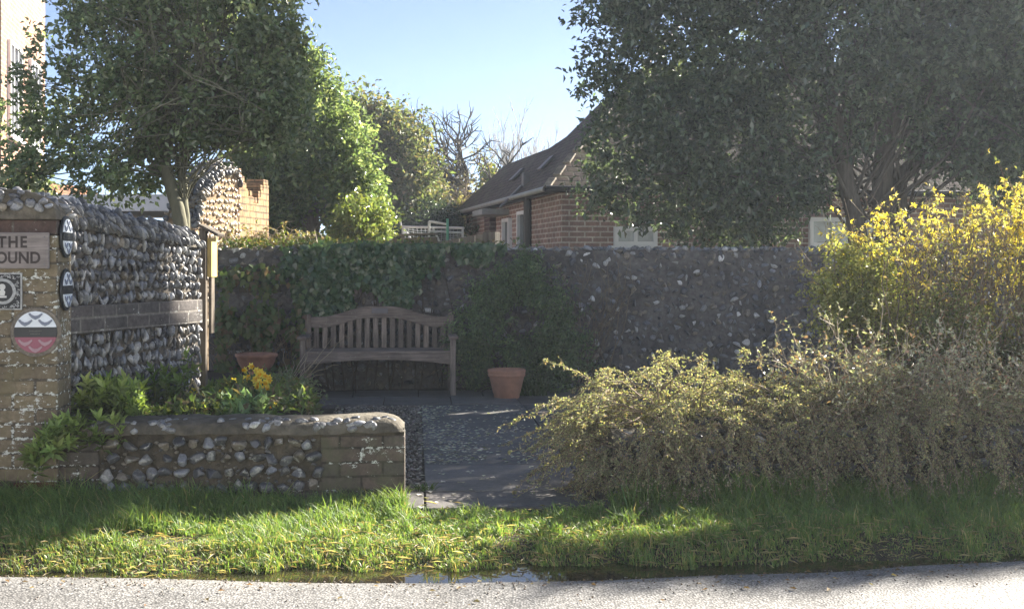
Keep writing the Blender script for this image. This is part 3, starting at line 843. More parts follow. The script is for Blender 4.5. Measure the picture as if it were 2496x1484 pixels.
for ch, xx, yy in (('T', 10, 590), ('H', 37, 590), ('E', 63, 590), ('O', 9, 628), ('U', 36, 628), ('N', 63, 628), ('D', 91, 628)):
    me = text_mesh(ch, .080, .0012)
    sx, sz = fpx(xx, yy)
    vs = [v.co.copy() for v in me.vertices]
    cx = (min(v.x for v in vs) + max(v.x for v in vs)) / 2; cy = (min(v.y for v in vs) + max(v.y for v in vs)) / 2
    hh = max(v.y for v in vs) - min(v.y for v in vs)
    kz = .060 / hh
    Mx = Matrix.Translation((sx - (x1 - .19), -.0336, sz - (zt + zb) / 2)) @ Matrix.Rotation(PI / 2, 4, 'X') @ Matrix.Diagonal((kz * .88, kz, 1, 1)) @ Matrix.Translation((-cx, -cy, 0))
    me.transform(Mx); bml.from_mesh(me); bpy.data.meshes.remove(me)
me = bpy.data.meshes.new('lettering'); bml.to_mesh(me); bml.free(); link('lettering', me, M_letter, sg)

def cap_seg(bm, r, z0, z1, y0, y1):
    """slice of a disc between heights z0 and z1"""
    zs = np.linspace(z0, z1, 24); zs = np.clip(zs, -r * .9995, r * .9995)
    right = [(math.sqrt(r * r - z * z), z) for z in zs]
    prism(bm, right + [(-x, z) for x, z in right[::-1]], y0, y1)
def bird(bm, cx, cz, s, y0, y1):
    pts = [(-1, .45), (-.75, .5), (-.55, .2), (-.1, -.05), (.35, .05), (.95, .5), (1.05, .25), (.6, -.38), (.0, -.75), (-.5, -.42), (-.9, .1)]
    prism(bm, [(cx + x * s, cz + z * s * .8) for x, z in pts], y0, y1)
M_rim = plain('plaque_rim', (.20, .175, .14), var=.4, scale=60, bump=.6)
M_pw = plain('plaque_pale', (.76, .82, .88), rough=.35, var=.08, bump=.05)
M_pk = plain('plaque_band', (.022, .026, .03), rough=.4, var=.3, bump=.05)
M_pp = plain('plaque_pink', (.30, .10, .14), rough=.5, var=.12, bump=.08)
M_bird = plain('plaque_bird', (.20, .23, .30), rough=.5, var=.15, bump=.05)
M_bird2 = plain('plaque_bird_light', (.38, .25, .28), rough=.5, var=.15, bump=.05)
M_gold = plain('faded_text', (.10, .10, .085), rough=.5, var=.2, bump=0)
def round_plaque(loc, rz, r, label, low, birdlow, rim):
    p = empty('round_plaque', label, 'plaque', loc, rz, 'round plaques on the brick pillar')
    bm = bmesh.new(); disc(bm, r, -.012, .0); bm_obj('rim', bm, rim, p, bevel=.003)
    ri = r * .84
    bm = bmesh.new(); cap_seg(bm, ri, r * .20, ri, -.0165, -.0122); bm_obj('upper_field', bm, M_pw, p)
    bm = bmesh.new(); cap_seg(bm, ri, -r * .2, r * .197, -.0185, -.0122); bm_obj('middle_band', bm, M_pk, p)
    bm = bmesh.new(); cap_seg(bm, ri, -ri, -r * .203, -.0165, -.0122); bm_obj('lower_field', bm, low, p)
    for sgn, mat in ((1, M_bird), (-1, birdlow)):
        for bx_, bz in ((-.40, .40), (.38, .40), (0, .66)):
            bm = bmesh.new(); bird(bm, bx_ * r, sgn * bz * r, r * .27, -.0215, -.0167); bm_obj('bird', bm, mat, p)
    bm = bmesh.new()                      # worn, unreadable marks on the band
    for j in range(9): box(bm, ((-.22 + j * .055) * r, -.0192, .05 * r), (.035 * r, .0012, .05 * r)); 
    for j in range(7): box(bm, ((-.17 + j * .055) * r, -.0192, -.07 * r), (.03 * r, .0012, .04 * r))
    bm_obj('worn_marks', bm, M_gold, p)
    return p
sx, sz = fpx(89, 809)
round_plaque(PC + RX * sx + np.array([0, 0, sz]) - RY * .001, TH, .128, 'round plaque with pale top and pink bottom and moulded birds', M_pp, M_bird2, M_rim)
# two more on the pillar's right side, seen almost edge-on
for yy, lab in ((577, 'upper blue-white round plaque on the side of the pillar'), (706, 'lower blue-white round plaque on the side of the pillar')):
    Yp = 6.47; z = CH - (yy - 644) / F * Yp
    round_plaque(PC + RY * .125 + RX * .003 + np.array([0, 0, z]), TH + PI / 2 + math.radians(1.5), .111, lab, M_pw, M_bird, M_pk)
# square ornate plaque
x1, zt = fpx(55, 665); _, zb = fpx(55, 755)
hh = (zt - zb) / 2
sq = empty('ornate_plaque', 'square black and white ornate plaque with a round figure panel', 'plaque', PC + RX * (x1 - hh) + np.array([0, 0, (zt + zb) / 2]), TH)
M_pb = plain('plaque_black', (.016, .018, .022), rough=.5, var=.3, bump=.1)
M_ps = plain('plaque_silver', (.42, .43, .43), rough=.5, var=.35, scale=60, bump=.4)
boxo('plate', (0, -.006, 0), (hh * 2, .012, hh * 2), M_ps, sq, bevel=.002)
bm = bmesh.new(); box(bm, (0, -.0126, 0), (hh * 1.84, .002, hh * 1.84)); bm_obj('dark_ground', bm, M_pb, sq)
bm = bmesh.new()
for q in range(60):                        # scrollwork of little curls round the panel
    side_ = q % 4; tpos = U(-.82, .82) * hh; edge = U(.70, .86) * hh
    cx, cz = [(tpos, edge), (tpos, -edge), (edge, tpos), (-edge, tpos)][side_]
    a0 = U(0, 6.28); rr = U(.04, .085) * hh
    pts = [(cx + rr * math.cos(a0 + t), cz + rr * math.sin(a0 + t)) for t in np.linspace(0, 4.2, 7)]
    pts += [(cx + rr * .55 * math.cos(a0 + t), cz + rr * .55 * math.sin(a0 + t)) for t in np.linspace(4.2, 0, 7)]
    dy = -.0002 * (q % 7)
    prism(bm, pts, -.0165 + dy, -.0137)
bm_obj('ornament', bm, M_ps, sq)
bm = bmesh.new(); disc(bm, hh * .70, -.0185, -.0137); bm_obj('ring', bm, M_ps, sq)
bm = bmesh.new(); disc(bm, hh * .54, -.0195, -.0187); bm_obj('panel', bm, M_pb, sq)
bm = bmesh.new(); disc(bm, hh * .17, -.0225, -.0197, 24); bmesh.ops.translate(bm, verts=bm.verts, vec=(0, 0, hh * .24))
prism(bm, [(-.12 * hh, -.22 * hh), (.12 * hh, -.22 * hh), (.16 * hh, -.02 * hh), (.07 * hh, .1 * hh), (-.07 * hh, .1 * hh), (-.16 * hh, -.02 * hh)], -.0222, -.0198)
box(bm, (0, -.0212, -.29 * hh), (.46 * hh, .003, .1 * hh)); bm_obj('figure', bm, plain('plaque_white', (.6, .6, .58), var=.15, bump=.1), sq)

# rear garden wall -----------------------------------------------------------------
BO = np.array([-1.365, 12.62, 0]) - RX * 1.66 - RX * .06
bl = 9.6
bw_ = empty('rear_flint_wall', 'long dark flint rubble wall behind the bench', 'wall', BO, TH)
BH = 1.415
boxo('wall_core', (bl / 2, .17, BH / 2 - .05), (bl, .34, BH + .1), M_mortar_back, bw_, bevel=.0)
P, R = [], []
for z in np.arange(.04, BH, .068):
    x = U(0, .08)
    while x < bl - .05:
        r = U(.016, .06)
        P.append((x + r, U(-.008, .02), z + U(-.03, .03))); R.append((r, U(.024, .045), U(.022, .05))); x += 2 * r + U(-.01, .04)
P, R = np.array(P), np.array(R)
wt = np.where(U(0, 1, len(P)) < .045 + .08 * np.clip(noise(P, 2.5) + .3, 0, 2) + .12 * (P[:, 2] > 1.25), 1, 0)[:, None]
c = (flint_cols(len(P), dict(dark=5, mid=3, brown=4, blue=1)) * np.array([.80, .80, .82])) * (1 - wt) + flint_cols(len(P), dict(pale=3, white=1.5)) * .9 * wt
np_obj('flint_facing', [stones(P, R, c, sub=2, cuts=7, clo=.3, chi=.8)], M_flint_far, bw_)
n = 520
P = np.c_[U(0, bl, n), U(-.01, .34, n), BH + U(-.01, .025, n)]; R = np.c_[U(.03, .06, n), U(.025, .05, n), U(.018, .034, n)]
np_obj('coping_flints', [stones(P, R, flint_cols(n, dict(mid=4, blue=2, brown=4, pale=2)), sub=1)], M_flint_far, bw_)
bm = bmesh.new(); box(bm, (.42, -.004, 1.18), (.62, .03, .15)); box(bm, (.52, -.004, 1.02), (.42, .03, .08)); bm_obj('brick_patch', bm, M_quoin, bw_, bevel=.006)

def wall_px(x, y, off=0.0):
    """point on the rear wall face from measuring pixels, off metres in front"""
    k = (x - 1248) / F
    o = BO - RY * off
    s_ = (k * o[1] - o[0]) / (RX[0] - k * RX[1]); p = o + RX * s_
    return np.array([p[0], p[1], CH - (y - 644) / F * p[1]])

def wall_leaves(poly_fn, n, size, cols, off=(.02, .10), ratio=.9):
    P = []
    while len(P) < n:
        x, y = poly_fn()
        P.append(wall_px(x, y, U(*off)))
    P = np.array(P)
    Nn = unit(np.array([.05, -1, .45]) + rng.normal(size=P.shape) * .38)
    D = unit(np.array([0, -.25, -1.0]) + rng.normal(size=P.shape) * .6)
    return leaves(P, D, Nn, size * U(.6, 1.3, n), ratio, pal(n, *cols), fold=.12, wide=.35)
# ivy sheet
def ivy_pt():
    while True:
        x, y = U(620, 1230), U(592, 800)
        q = noise(np.array([[x * .012, y * .012]]), 1.6)[0] * 48 + noise(np.array([[x * .05, y * .05]]), 1.5)[0] * 20
        left = 690 + .28 * abs(y - 650); right = 1100 - .20 * (y - 600); low = 770 if x < 1080 else 640 - (x - 1080) * .2
        d = min(x - left, right - x if y > 640 else 1240 - x, low - y) + q
        if d > U(-6, 26): return x, y
iv = empty('ivy', 'sheet of dark ivy on the rear wall above the bench', 'ivy', (-1.3, 12.4, 1.1))
iv.location = (0, 0, 0)
np_obj('foliage', [wall_leaves(ivy_pt, 6200, .068, [(.09, .15, .08), (.11, .175, .09), (.075, .125, .07), (.14, .20, .11)], off=(.03, .19))], M_leaf_gloss, iv)
St = np.array([[wall_px(x + U(-20, 20), 960, .05), wall_px(x, 860, .05), wall_px(x + U(-25, 25), 760, .05), wall_px(x + U(-40, 40), 640, .05)] for x in np.linspace(740, 1080, 16)])
np_obj('stem', [tubes(St, np.full(St.shape[:2], .008) * np.array([1.3, 1, .8, .5]), 5)], M_bark_dark, iv)
# lit sprigs along the wall top
def top_pt():
    while True:
        x = U(540, 1260); y = U(585, 606)
        if U(0, 1) < (.9 if x < 880 else .35 if x < 1050 else .12): return x, y
P = np.array([wall_px(*top_pt(), off=U(-.3, .06)) for _ in range(1150)])
o = np_obj('wall_top_creeper', [leaves(P, unit(rng.normal(size=P.shape) + np.array([.3, -.2, .1])), unit(rng.normal(size=P.shape) * .6 + np.array([0, 0, 1])), .042 * U(.6, 1.3, 1150), .8, pal(1150, (.10, .15, .04), (.14, .16, .06), (.2, .16, .08), (.07, .11, .03)))], M_leaf)
tag(o, 'straggling creeper along the top of the rear wall', 'creeper')
# mixed bramble climber at the left end
def br_pt():
    x = U(530, 740) ; y = U(650, 905)
    while (x > 690 and y < 800 and U(0, 1) < .8) or (x < 560 and y < 660) or (y < 740 and U(0, 1) < .55) or math.sin(x * .06 + 1) + math.sin(y * .05) + .6 * math.sin(x * .021 * y * .02) < -.3: x, y = U(530, 740), U(640, 905)
    return x, y
br = empty('bramble', 'sparse bramble with green and russet leaves on the wall beside the wooden post', 'bramble')
np_obj('foliage', [wall_leaves(br_pt, 1500, .075, [(.10, .13, .055), (.13, .15, .065), (.12, .14, .07), (.17, .12, .08), (.09, .14, .06), (.08, .12, .05)], off=(.05, .5), ratio=.75)], M_leaf_soft, br)
n = 60
P0 = np.array([wall_px(U(530, 740), U(900, 955), U(.05, .4)) for _ in range(n)])
Sb = arch(P0, np.c_[rng.normal(size=(n, 1)) * .4, U(-.3, .1, (n, 1)), np.ones((n, 1))], U(.5, 1.1, n), U(.1, .5, n), K=8)
np_obj('stem', [tubes(Sb, np.linspace(.005, .002, 8)[None].repeat(n, 0), 4)], M_twig, br)

# ------------------------------------------------------------------ bench
BC = np.array([(922 - 1248) / F * 11.78, 11.78, 0]) + RY * .28
be = empty('garden_bench', 'weathered wooden garden bench with curved slatted back in front of the ivy', 'bench', BC, TH)
HWD = .715
def backline(x):   # height of the top rail's upper edge
    u_ = abs(x) / HWD
    return .745 + .105 * (0.5 + 0.5 * math.cos(PI * min(1, max(0, (u_ - .12) / .72)))) if u_ > .12 else .85
xs = np.linspace(-HWD + .03, HWD - .03, 41)
bm = bmesh.new()
prism(bm, [(x, backline(x)) for x in xs] + [(x, backline(x) - .105 - .012 * (1 - abs(x) / HWD)) for x in xs[::-1]], .25, .29)
bm_obj('top_rail', bm, M_bench, be, bevel=.004)
boxo('plaque', (.0, .2465, .805), (.16, .004, .052), plain('bench_plaque', (.10, .10, .12), rough=.4, var=.2, bump=.1, metal=.6), be, bevel=.001)
for s_ in (-1, 1):
    boxo('back_leg', (s_ * (HWD - .005), .27, .385), (.06, .055, .77), M_bench_v, be, bevel=.006)
    boxo('front_leg', (s_ * (HWD - .0), -.27, .275), (.055, .055, .55), M_bench_v, be, bevel=.006)
    boxo('armrest', (s_ * (HWD + .005), -.02, .5665), (.095, .60, .032), M_bench, be, bevel=.010)
    boxo('side_rail', (s_ * (HWD - .0), 0, .375), (.035, .485, .07), M_bench, be, bevel=.004)
xs16 = np.linspace(-HWD + .085, HWD - .085, 16)
for x in xs16:
    boxo('back_slat', (x, .272, (.40 + backline(x) - .11) / 2), (.05, .018, backline(x) - .11 - .40 + .03), M_bench_v, be, bevel=.003)
for j, y in enumerate(np.linspace(-.25, .22, 7)):
    boxo('seat_slat', (0, y, .425), (2 * HWD - .02, .055, .022), M_bench, be, bevel=.004)
bm = bmesh.new()
xs = np.linspace(-HWD + .029, HWD - .029, 31)
prism(bm, [(x, .411) for x in xs] + [(x, .30 + .055 * (1 - (x / HWD) ** 2) ** .9) for x in xs[::-1]], -.285, -.255)
bm_obj('front_apron', bm, M_bench, be, bevel=.004)
boxo('lower_back_rail', (0, .268, .395), (2 * HWD - .065, .03, .07), M_bench, be, bevel=.004)

# ------------------------------------------------------------------ pots
pot = empty('plant_pot', 'large round terracotta plant pot on the patio right of the bench', 'pot', at(1235, 955, 11.65) * np.array([1, 1, 0]))
bm = bmesh.new()
lathe(bm, [(.05, .0), (.112, .0), (.120, .012), (.124, .05), (.13, .055), (.164, .205), (.166, .21), (.176, .215), (.178, .235), (.174, .24), (.18, .25), (.181, .275), (.174, .28), (.16, .278), (.155, .24), (.05, .24)], 48)
bm_obj('shell', bm, M_terra, pot, smooth=True)
bm = bmesh.new(); lathe(bm, [(.02, .238), (.1565, .243), (.154, .252), (.02, .256)], 32); bm_obj('compost', bm, M_soil, pot)
bb = empty('bird_bath', 'wide terracotta bowl on a stem at the back of the flower bed', 'bird bath', at(625, 866, 11.2) * np.array([1, 1, 0]) )
bm = bmesh.new()
lathe(bm, [(.03, .30), (.09, .302), (.135, .33), (.165, .38), (.178, .425), (.19, .43), (.192, .458), (.178, .46), (.165, .42), (.03, .37)], 40)
bm_obj('dish', bm, M_terra_dark, bb, smooth=True)
bm = bmesh.new(); lathe(bm, [(.10, -.01), (.10, .03), (.06, .06), (.045, .2), (.05, .26), (.08, .301)], 28); bm_obj('stem', bm, M_terra, bb, smooth=True)

# ------------------------------------------------------------------ wooden post with its box
pp = at(496, 700, 8.32)
po = empty('bird_box_post', 'wooden post with slanted cap and sunlit narrow box at the end of the knapped wall', 'post', (pp[0], pp[1], 0), math.radians(2))
boxo('post', (0, 0, .74), (.045, .07, 1.54), M_post, po, bevel=.004)
boxo('narrow_box', (.040, .09, 1.315), (.030, .19, .265), M_box, po, bevel=.003)
boxo('lower_slat', (.038, .085, .99), (.018, .10, .38), M_post, po, bevel=.003)
bm = bmesh.new(); box(bm, (.04, .06, 1.50), (.15, .24, .018), Matrix.Rotation(math.radians(28), 4, 'Y')); bm_obj('cap', bm, M_post, po, bevel=.002)

# ------------------------------------------------------------------ flower bed
def soil_z(X, Y):
    rgt = np.interp(Y, [6.8, 8, 11.2, 12.4], [-.72, -1.05, -1.72, -1.8])
    e = np.clip((rgt - X) / .35, 0, 1)
    h = np.interp(Y, [6.8, 7.6, 9.5, 12.3], [.40, .42, .30, .2])
    n = noise(np.stack([X.ravel(), Y.ravel()], -1), 4).reshape(X.shape) * .02
    return -.06 + e ** .7 * (h + .06 + n)
V, Fc = grid(np.linspace(-3.2, -.6, 60), np.linspace(6.72, 12.5, 90), soil_z)
tag(np_obj('flower_bed_soil', [(V, Fc, None)], M_soil, smooth=True), kind='structure')

def bed_pt(x, Y, lift=0):
    X = (x - 1248) / F * Y
    return np.array([X, Y, float(soil_z(np.array([[X]]), np.array([[Y]]))[0, 0]) + lift])

# low mixed ground cover over the bed
n = 9000
Y = U(6.84, 10.6, n) ** 1.0; x = U(160, 770, n); X = (x - 1248) / F * Y
z = soil_z(X[None], Y[None])[0]
k = (z > .1) & (X > -2.35 + (Y - 6.6) * .27 * (Y < 8.0))
P = np.c_[X, Y, z][k]; hgt = np.clip(.07 + .07 * noise(P, 2.6), .02, .2)
P[:, 2] += U(0, 1, len(P)) * hgt
C = pal(len(P), (.11, .17, .06), (.14, .2, .07), (.09, .13, .055), (.2, .23, .09), (.17, .14, .09))
tag(np_obj('ground_cover', [leaves(P, unit(rdir(len(P)) + np.array([0, -.2, .5])), unit(rdir(len(P)) * .7 + np.array([0, -.2, 1])), .055 * U(.5, 1.4, len(P)), .42, C)], M_leaf_soft), kind='stuff')

def rosettes(C0, out, per, size, cols, ratio=.36, lift=.5):
    """whorls of leaves at stem tips"""
    n = len(C0); a = (np.arange(per) * 2.4)[None] + U(0, 6.28, (n, 1))
    t1 = unit(np.cross(out, np.array([0.3, .2, 1.0]))); t2 = np.cross(out, t1)
    lev = np.linspace(0, 1, per)[None, :, None]
    rad = t1[:, None] * np.cos(a)[..., None] + t2[:, None] * np.sin(a)[..., None]
    D = unit(rad * (1.15 - .7 * lev) + out[:, None] * (lift * .4 + lev * 1.1))
    Pp = C0[:, None] + out[:, None] * (lev - .5) * size * 1.0
    Nn = unit(out[:, None] - D * .3 + 0 * D)
    C = np.repeat(pal(n, *cols)[:, None], per, 1) * (.75 + .5 * lev)
    return leaves(Pp.reshape(-1, 3), D.reshape(-1, 3), Nn.reshape(-1, 3), size * U(.75, 1.2, n * per), ratio, C.reshape(-1, 3), fold=.18, droop=.2)

def rosette_plant(name, pts, size, per, cols, label, cat, stem_from, ratio=.36):
    o = empty(name, label, cat)
    pts = np.array(pts); n = len(pts)
    out = unit(rng.normal(size=(n, 3)) * .35 + np.array([.05, -.35, .9]))
    st = np.array([stem_from(p) for p in pts])
    mid = (st + pts) / 2 + np.array([0, 0, .05])
    S = np.stack([st, mid, pts], 1)
    np_obj('foliage', [rosettes(pts, out, per, size, cols, ratio), tubes(S, np.array([[.004, .0035, .0025]]).repeat(n, 0), 4, np.tile([.12, .14, .05], (n, 1)))], M_leaf_soft, o)
    return o
pts = []
while len(pts) < 150:
    x, y = U(140, 345), U(930, 1020)
    if ((x - 235) / 125) ** 2 + ((y - 985) / 62) ** 2 < 1 : pts.append(at(x, y, U(6.62, 7.1)))
for x, y, Y in [(120, 1080, 6.28), (105, 1100, 6.27), (90, 1110, 6.27), (135, 1055, 6.28), (150, 1040, 6.32), (70, 1120, 6.28), (95, 1135, 6.28), (130, 1100, 6.28), (170, 1045, 6.36), (190, 1060, 6.38), (215, 1070, 6.38), (285, 1035, 6.42), (288, 1060, 6.43), (245, 1075, 6.4), (160, 1075, 6.33), (145, 1085, 6.3), (110, 1060, 6.28), (200, 1035, 6.4), (230, 1040, 6.42)]:
    for q in range(2): pts.append(at(x + U(-10, 10), y + U(-10, 10), Y + U(-.04, .02)))
rosette_plant('spurge', pts, .068, 12, [(.25, .33, .11), (.21, .29, .10), (.31, .38, .14), (.17, .23, .08)], 'bright green leafy plant spilling over the wall corner by the pillar', 'plant', lambda p: np.array([-2.15 + (p[0] + 2.1) * .4, 6.9, .44]))
pts = []
while len(pts) < 90:
    x, Y = U(300, 580), U(6.85, 7.15); p = bed_pt(x, Y, U(.0, .045)); pts.append(p)
rosette_plant('stonecrop', pts, .030, 9, [(.30, .37, .12), (.24, .32, .09)], 'low yellow-green cushion plant along the low wall top', 'plant', lambda p: p - np.array([0, -.02, .04]))
pts = [bed_pt(U(565, 665), U(6.9, 7.2), U(.0, .05)) for _ in range(24)]
rosette_plant('grey_leaved_plant', pts, .095, 9, [(.26, .37, .23), (.21, .32, .19)], 'pale grey-green long-leaved plant near the rounded wall end', 'plant', lambda p: p - np.array([0, -.03, .08]))
pts = [bed_pt(U(300, 480), U(7.2, 8.3), U(.02, .26)) for _ in range(70)]
rosette_plant('border_plant', pts, .065, 10, [(.13, .20, .07), (.16, .22, .08)], 'mid-green leafy border plant below the knapped flint wall', 'plant', lambda p: np.array([p[0] * .7 + p[0] * .3, p[1], p[2] - .15]))
# grey feathery mound
n = 260
P0 = np.array([bed_pt(U(650, 735), U(8.0, 9.6)) for _ in range(n)])
S = arch(P0, rng.normal(size=(n, 3)) * .5 + np.array([.1, -.2, 1]), U(.18, .38, n), U(.4, .9, n), K=6)
lav = empty('feathery_shrub', 'soft grey-green feathery mound left of the bench leg', 'shrub')
q, tn = along(S, 22)
np_obj('foliage', [leaves(q, unit(tn + rdir(len(q)) * .8), rdir(len(q)), .026 * U(.6, 1.3, len(q)), .35, pal(len(q), (.17, .22, .15), (.21, .26, .18), (.14, .18, .11)))], M_leaf_soft, lav)
np_obj('stem', [tubes(S, np.linspace(.003, .001, 6)[None].repeat(n, 0), 3)], M_twig, lav)

# daffodils --------------------------------------------------------------------
def daffodil_head(sz=1.0):
    parts = []
    a = np.arange(6) * PI / 3
    D = np.c_[np.cos(a), np.full(6, .12), np.sin(a)]
    parts.append(leaves(np.zeros((6, 3)) + np.array([0, -.002, 0]), D, np.tile([0, -1., 0], (6, 1)) + .001, .034 * sz, .62, pal(6, (.85, .72, .08), (.85, .76, .14), var=.06), fold=.1, droop=-.05, wide=.5))
    k = 10; t = np.arange(k) * 2 * PI / k
    r = np.array([.008, .011, .0155]) * sz; yy = np.array([0, -.016, -.026]) * sz
    V = np.array([[r[j] * math.cos(q), yy[j], r[j] * math.sin(q)] for j in range(3) for q in t])
    Fc = np.array([[j * k + i, j * k + (i + 1) % k, (j + 1) * k + (i + 1) % k, (j + 1) * k + i] for j in range(2) for i in range(k)])
    parts.append((V, Fc, np.tile([.82, .50, .02], (len(V), 1))))
    return parts
DA = []
def daffodil(i, loc, h, rz, label, sc=1.0):
    o = empty('daffodil', label, 'daffodil', loc, rz, 'daffodils in the flower bed')
    o.scale = (sc,) * 3
    S = np.array([[[0, 0, -.05], [.004, 0, h * .5], [.0, -.006, h * .93], [0, -.03, h]]])
    np_obj('stalk', [tubes(S, np.array([[.004, .0035, .003, .003]]), 5)], plain('daffodil_green', (.08, .16, .05), var=.2, bump=0) if i == 0 else bpy.data.materials['daffodil_green'], o)
    hd = np_obj('flower_head', daffodil_head(), M_petal, o); hd.location = (0, -.032, h)
    hd.rotation_euler = (math.radians(U(-5, 25)), 0, U(-.6, .6))
    n = 5; a = U(0, 6.28, n)
    D = np.c_[np.cos(a) * .3, np.sin(a) * .3, np.ones(n)]
    Sl = arch(np.zeros((n, 3)) + np.array([0, 0, -.03]), D, U(.75, 1.1, n) * h, .25, K=5, wob=.01)
    side = unit(np.c_[-np.sin(a), np.cos(a), np.zeros(n)]); tp = np.array([.8, 1, 1, .8, .1]) * .006
    V = np.stack([Sl - side[:, None] * tp[None, :, None], Sl + side[:, None] * tp[None, :, None]], 2).reshape(-1, 3)
    k = (np.arange(n)[:, None] * 10 + np.arange(4) * 2).ravel()
    np_obj('leaf', [(V, np.stack([k, k + 1, k + 3, k + 2], -1), np.repeat(pal(n, (.06, .13, .06), (.08, .15, .06)), 10, 0))], M_leaf_soft, o)
    return o
spots = [(418, 891, 7.9, 'pale yellow daffodil standing alone against the knapped flint wall'),
         (480, 958, 7.5, 'low yellow daffodil left of the bent dry stalk'),
         (548, 958, 7.3, 'daffodil flowering just above the yellow-green cushion plant'),
         (560, 935, 7.9, 'small daffodil bud in the middle of the bed'),
         (578, 928, 8.1, 'small daffodil right of the bent dry stalks'),
         (583, 953, 7.7, 'daffodil drooping low behind the grey-green long-leaved plant'),
         (601, 922, 8.3, 'daffodil just left of the thick bunch of blooms'),
         (666, 1002, 7.05, 'orange-yellow daffodil leaning by the low wall coping')]
for i, (x, y, Y, lab) in enumerate(spots):
    hp = at(x, y, Y); g = bed_pt(x, Y)
    daffodil(i, g, max(.08, hp[2] - g[2]), U(-.5, .5), lab, 1.0)
for x, y, Y in [(612, 893, 8.6), (620, 902, 8.6), (605, 903, 8.6), (618, 912, 8.5), (628, 918, 8.3), (640, 912, 8.3), (650, 918, 8.3), (636, 928, 8.2), (648, 932, 8.2), (658, 928, 8.3), (628, 934, 8.2), (640, 940, 8.2), (644, 905, 8.4), (633, 906, 8.3), (655, 940, 8.2), (624, 925, 8.3), (648, 948, 8.2), (636, 950, 8.2)]:
    Y = Y - .75; hp = at(x + U(-4, 4), y + U(-3, 3), Y); g = bed_pt(x, Y)
    daffodil(9, g, max(.1, hp[2] - g[2]) / .78, U(-.9, .9), 'yellow daffodil in the thick bunch near the bench', .78)
# dry stalks
M_straw = plain('dry_stalk', (.42, .36, .24), rough=.7, var=.25, bump=0.1)
def stalk(pts, r, label):
    P = np.array([[at(*p) for p in pts]]); rr = np.linspace(r, r * .7, len(pts))[None]
    tag(np_obj('dry_stalk', [tubes(P, rr, 6)], M_straw), label, 'stalk', 'dry stalks in the flower bed')
stalk([(462, 885, 8.0), (467, 925, 7.9), (480, 950, 7.8), (500, 980, 7.6)], .008, 'tall pale dry stalk hanging from the post to the bed')
stalk([(505, 992, 7.2), (490, 970, 7.2), (472, 925, 7.2)], .008, 'bent pale dry stalk, upright half of the sharp bend')
stalk([(472, 926, 7.24), (450, 962, 7.3), (428, 985, 7.3), (400, 992, 7.3)], .005, 'thin grey dry stalk sloping down left from the sharp bend')
stalk([(360, 950, 7.4), (385, 922, 7.5), (378, 885, 7.6)], .005, 'short dry stalk leaning below the lone daffodil')
stalk([(735, 975, 9.0), (745, 955, 9.1), (755, 945, 9.2)], .006, 'russet dry stalk by the patio corner')

# ------------------------------------------------------------------ shrubs near the bench
def shrub_crown(name, blobs, n_clump, per, size, cr, cols, label, cat, root, mat=None, n_stem=24, ratio=.5, stem_mat=None, shell=.4, stem_r=.008, flat=.6, gaps=False):
    o = empty(name, label, cat)
    lv, ctr, tw = crown(px_blobs(blobs, .8), n_clump, per, size, cr, cols, ratio=ratio, shell=shell, gaps=gaps, flat=flat)
    np_obj('foliage', [lv], mat or M_leaf, o)
    pick = ctr[rng.integers(0, len(ctr), n_stem)]
    rt = np.asarray(root) + rng.normal(size=(n_stem, 3)) * np.array([.15, .08, 0])
    t = np.linspace(0, 1, 7)[None, :, None]
    S = rt[:, None] * (1 - t) + pick[:, None] * t; S[..., 2] += (np.sin(t * PI) * .12)[..., 0]; S += rng.normal(size=S.shape) * .015
    np_obj('stem', [tubes(S, np.linspace(1, .35, 7)[None].repeat(n_stem, 0) * stem_r, 5)], stem_mat or M_bark_dark, o)
    return o
shrub_crown('evergreen_shrub', [(1190, 800, 12.25, 90), (1230, 720, 12.3, 80), (1150, 850, 12.2, 60), (1290, 690, 12.3, 62), (1320, 780, 12.25, 85), (1370, 860, 12.2, 70), (1260, 860, 12.3, 90), (1150, 930, 12.2, 40), (1340, 920, 12.2, 60), (1180, 910, 12.3, 50), (1290, 640, 12.45, 30)],
            1250, 26, .038, .09, [(.11, .165, .085), (.14, .20, .095), (.085, .13, .07), (.17, .23, .11)], 'dense dark evergreen shrub between the bench and the flint wall', 'shrub', wall_px(1270, 960, .3))
# bare twigs on the wall
n = 26
P0 = np.array([wall_px(U(1370, 1470), 930, U(.1, .3)) for _ in range(n)])
tip = np.array([wall_px(U(1330, 1580), U(610, 740), U(.05, .2)) for _ in range(n)])
t = np.linspace(0, 1, 9)[None, :, None]
S = P0[:, None] * (1 - t) + tip[:, None] * t + rng.normal(size=(n, 9, 3)) * .02
S[..., 0] += np.sin(t[..., 0] * PI) * U(-.15, .15, (n, 1))
q, tn = along(S, 5, .3, 1.0); m = len(q)
S2 = arch(q, unit(tn + rdir(m) * .8), U(.1, .3, m), .2, K=5, wob=.06)
o = np_obj('bare_climber', [tubes(S, np.linspace(.0055, .002, 9)[None].repeat(n, 0), 4), tubes(S2, np.linspace(.0022, .001, 5)[None].repeat(m, 0), 3)], M_twig)
tag(o, 'bare pale twigs of a leafless climber on the dark rear wall', 'climber')
# twigs at the left bench leg
n = 14
P0 = np.array([at(U(700, 745), U(925, 965), 11.3) for _ in range(n)])
S = arch(P0, np.c_[U(-.1, .8, n), U(-.2, .2, n), U(.5, 1.4, n)], U(.25, .6, n), U(0, .4, n), K=6)
tag(np_obj('bare_shrub', [tubes(S, np.linspace(.005, .002, 6)[None].repeat(n, 0), 4)], M_twig_pale), 'small leafless twiggy shrub at the left bench leg', 'shrub')

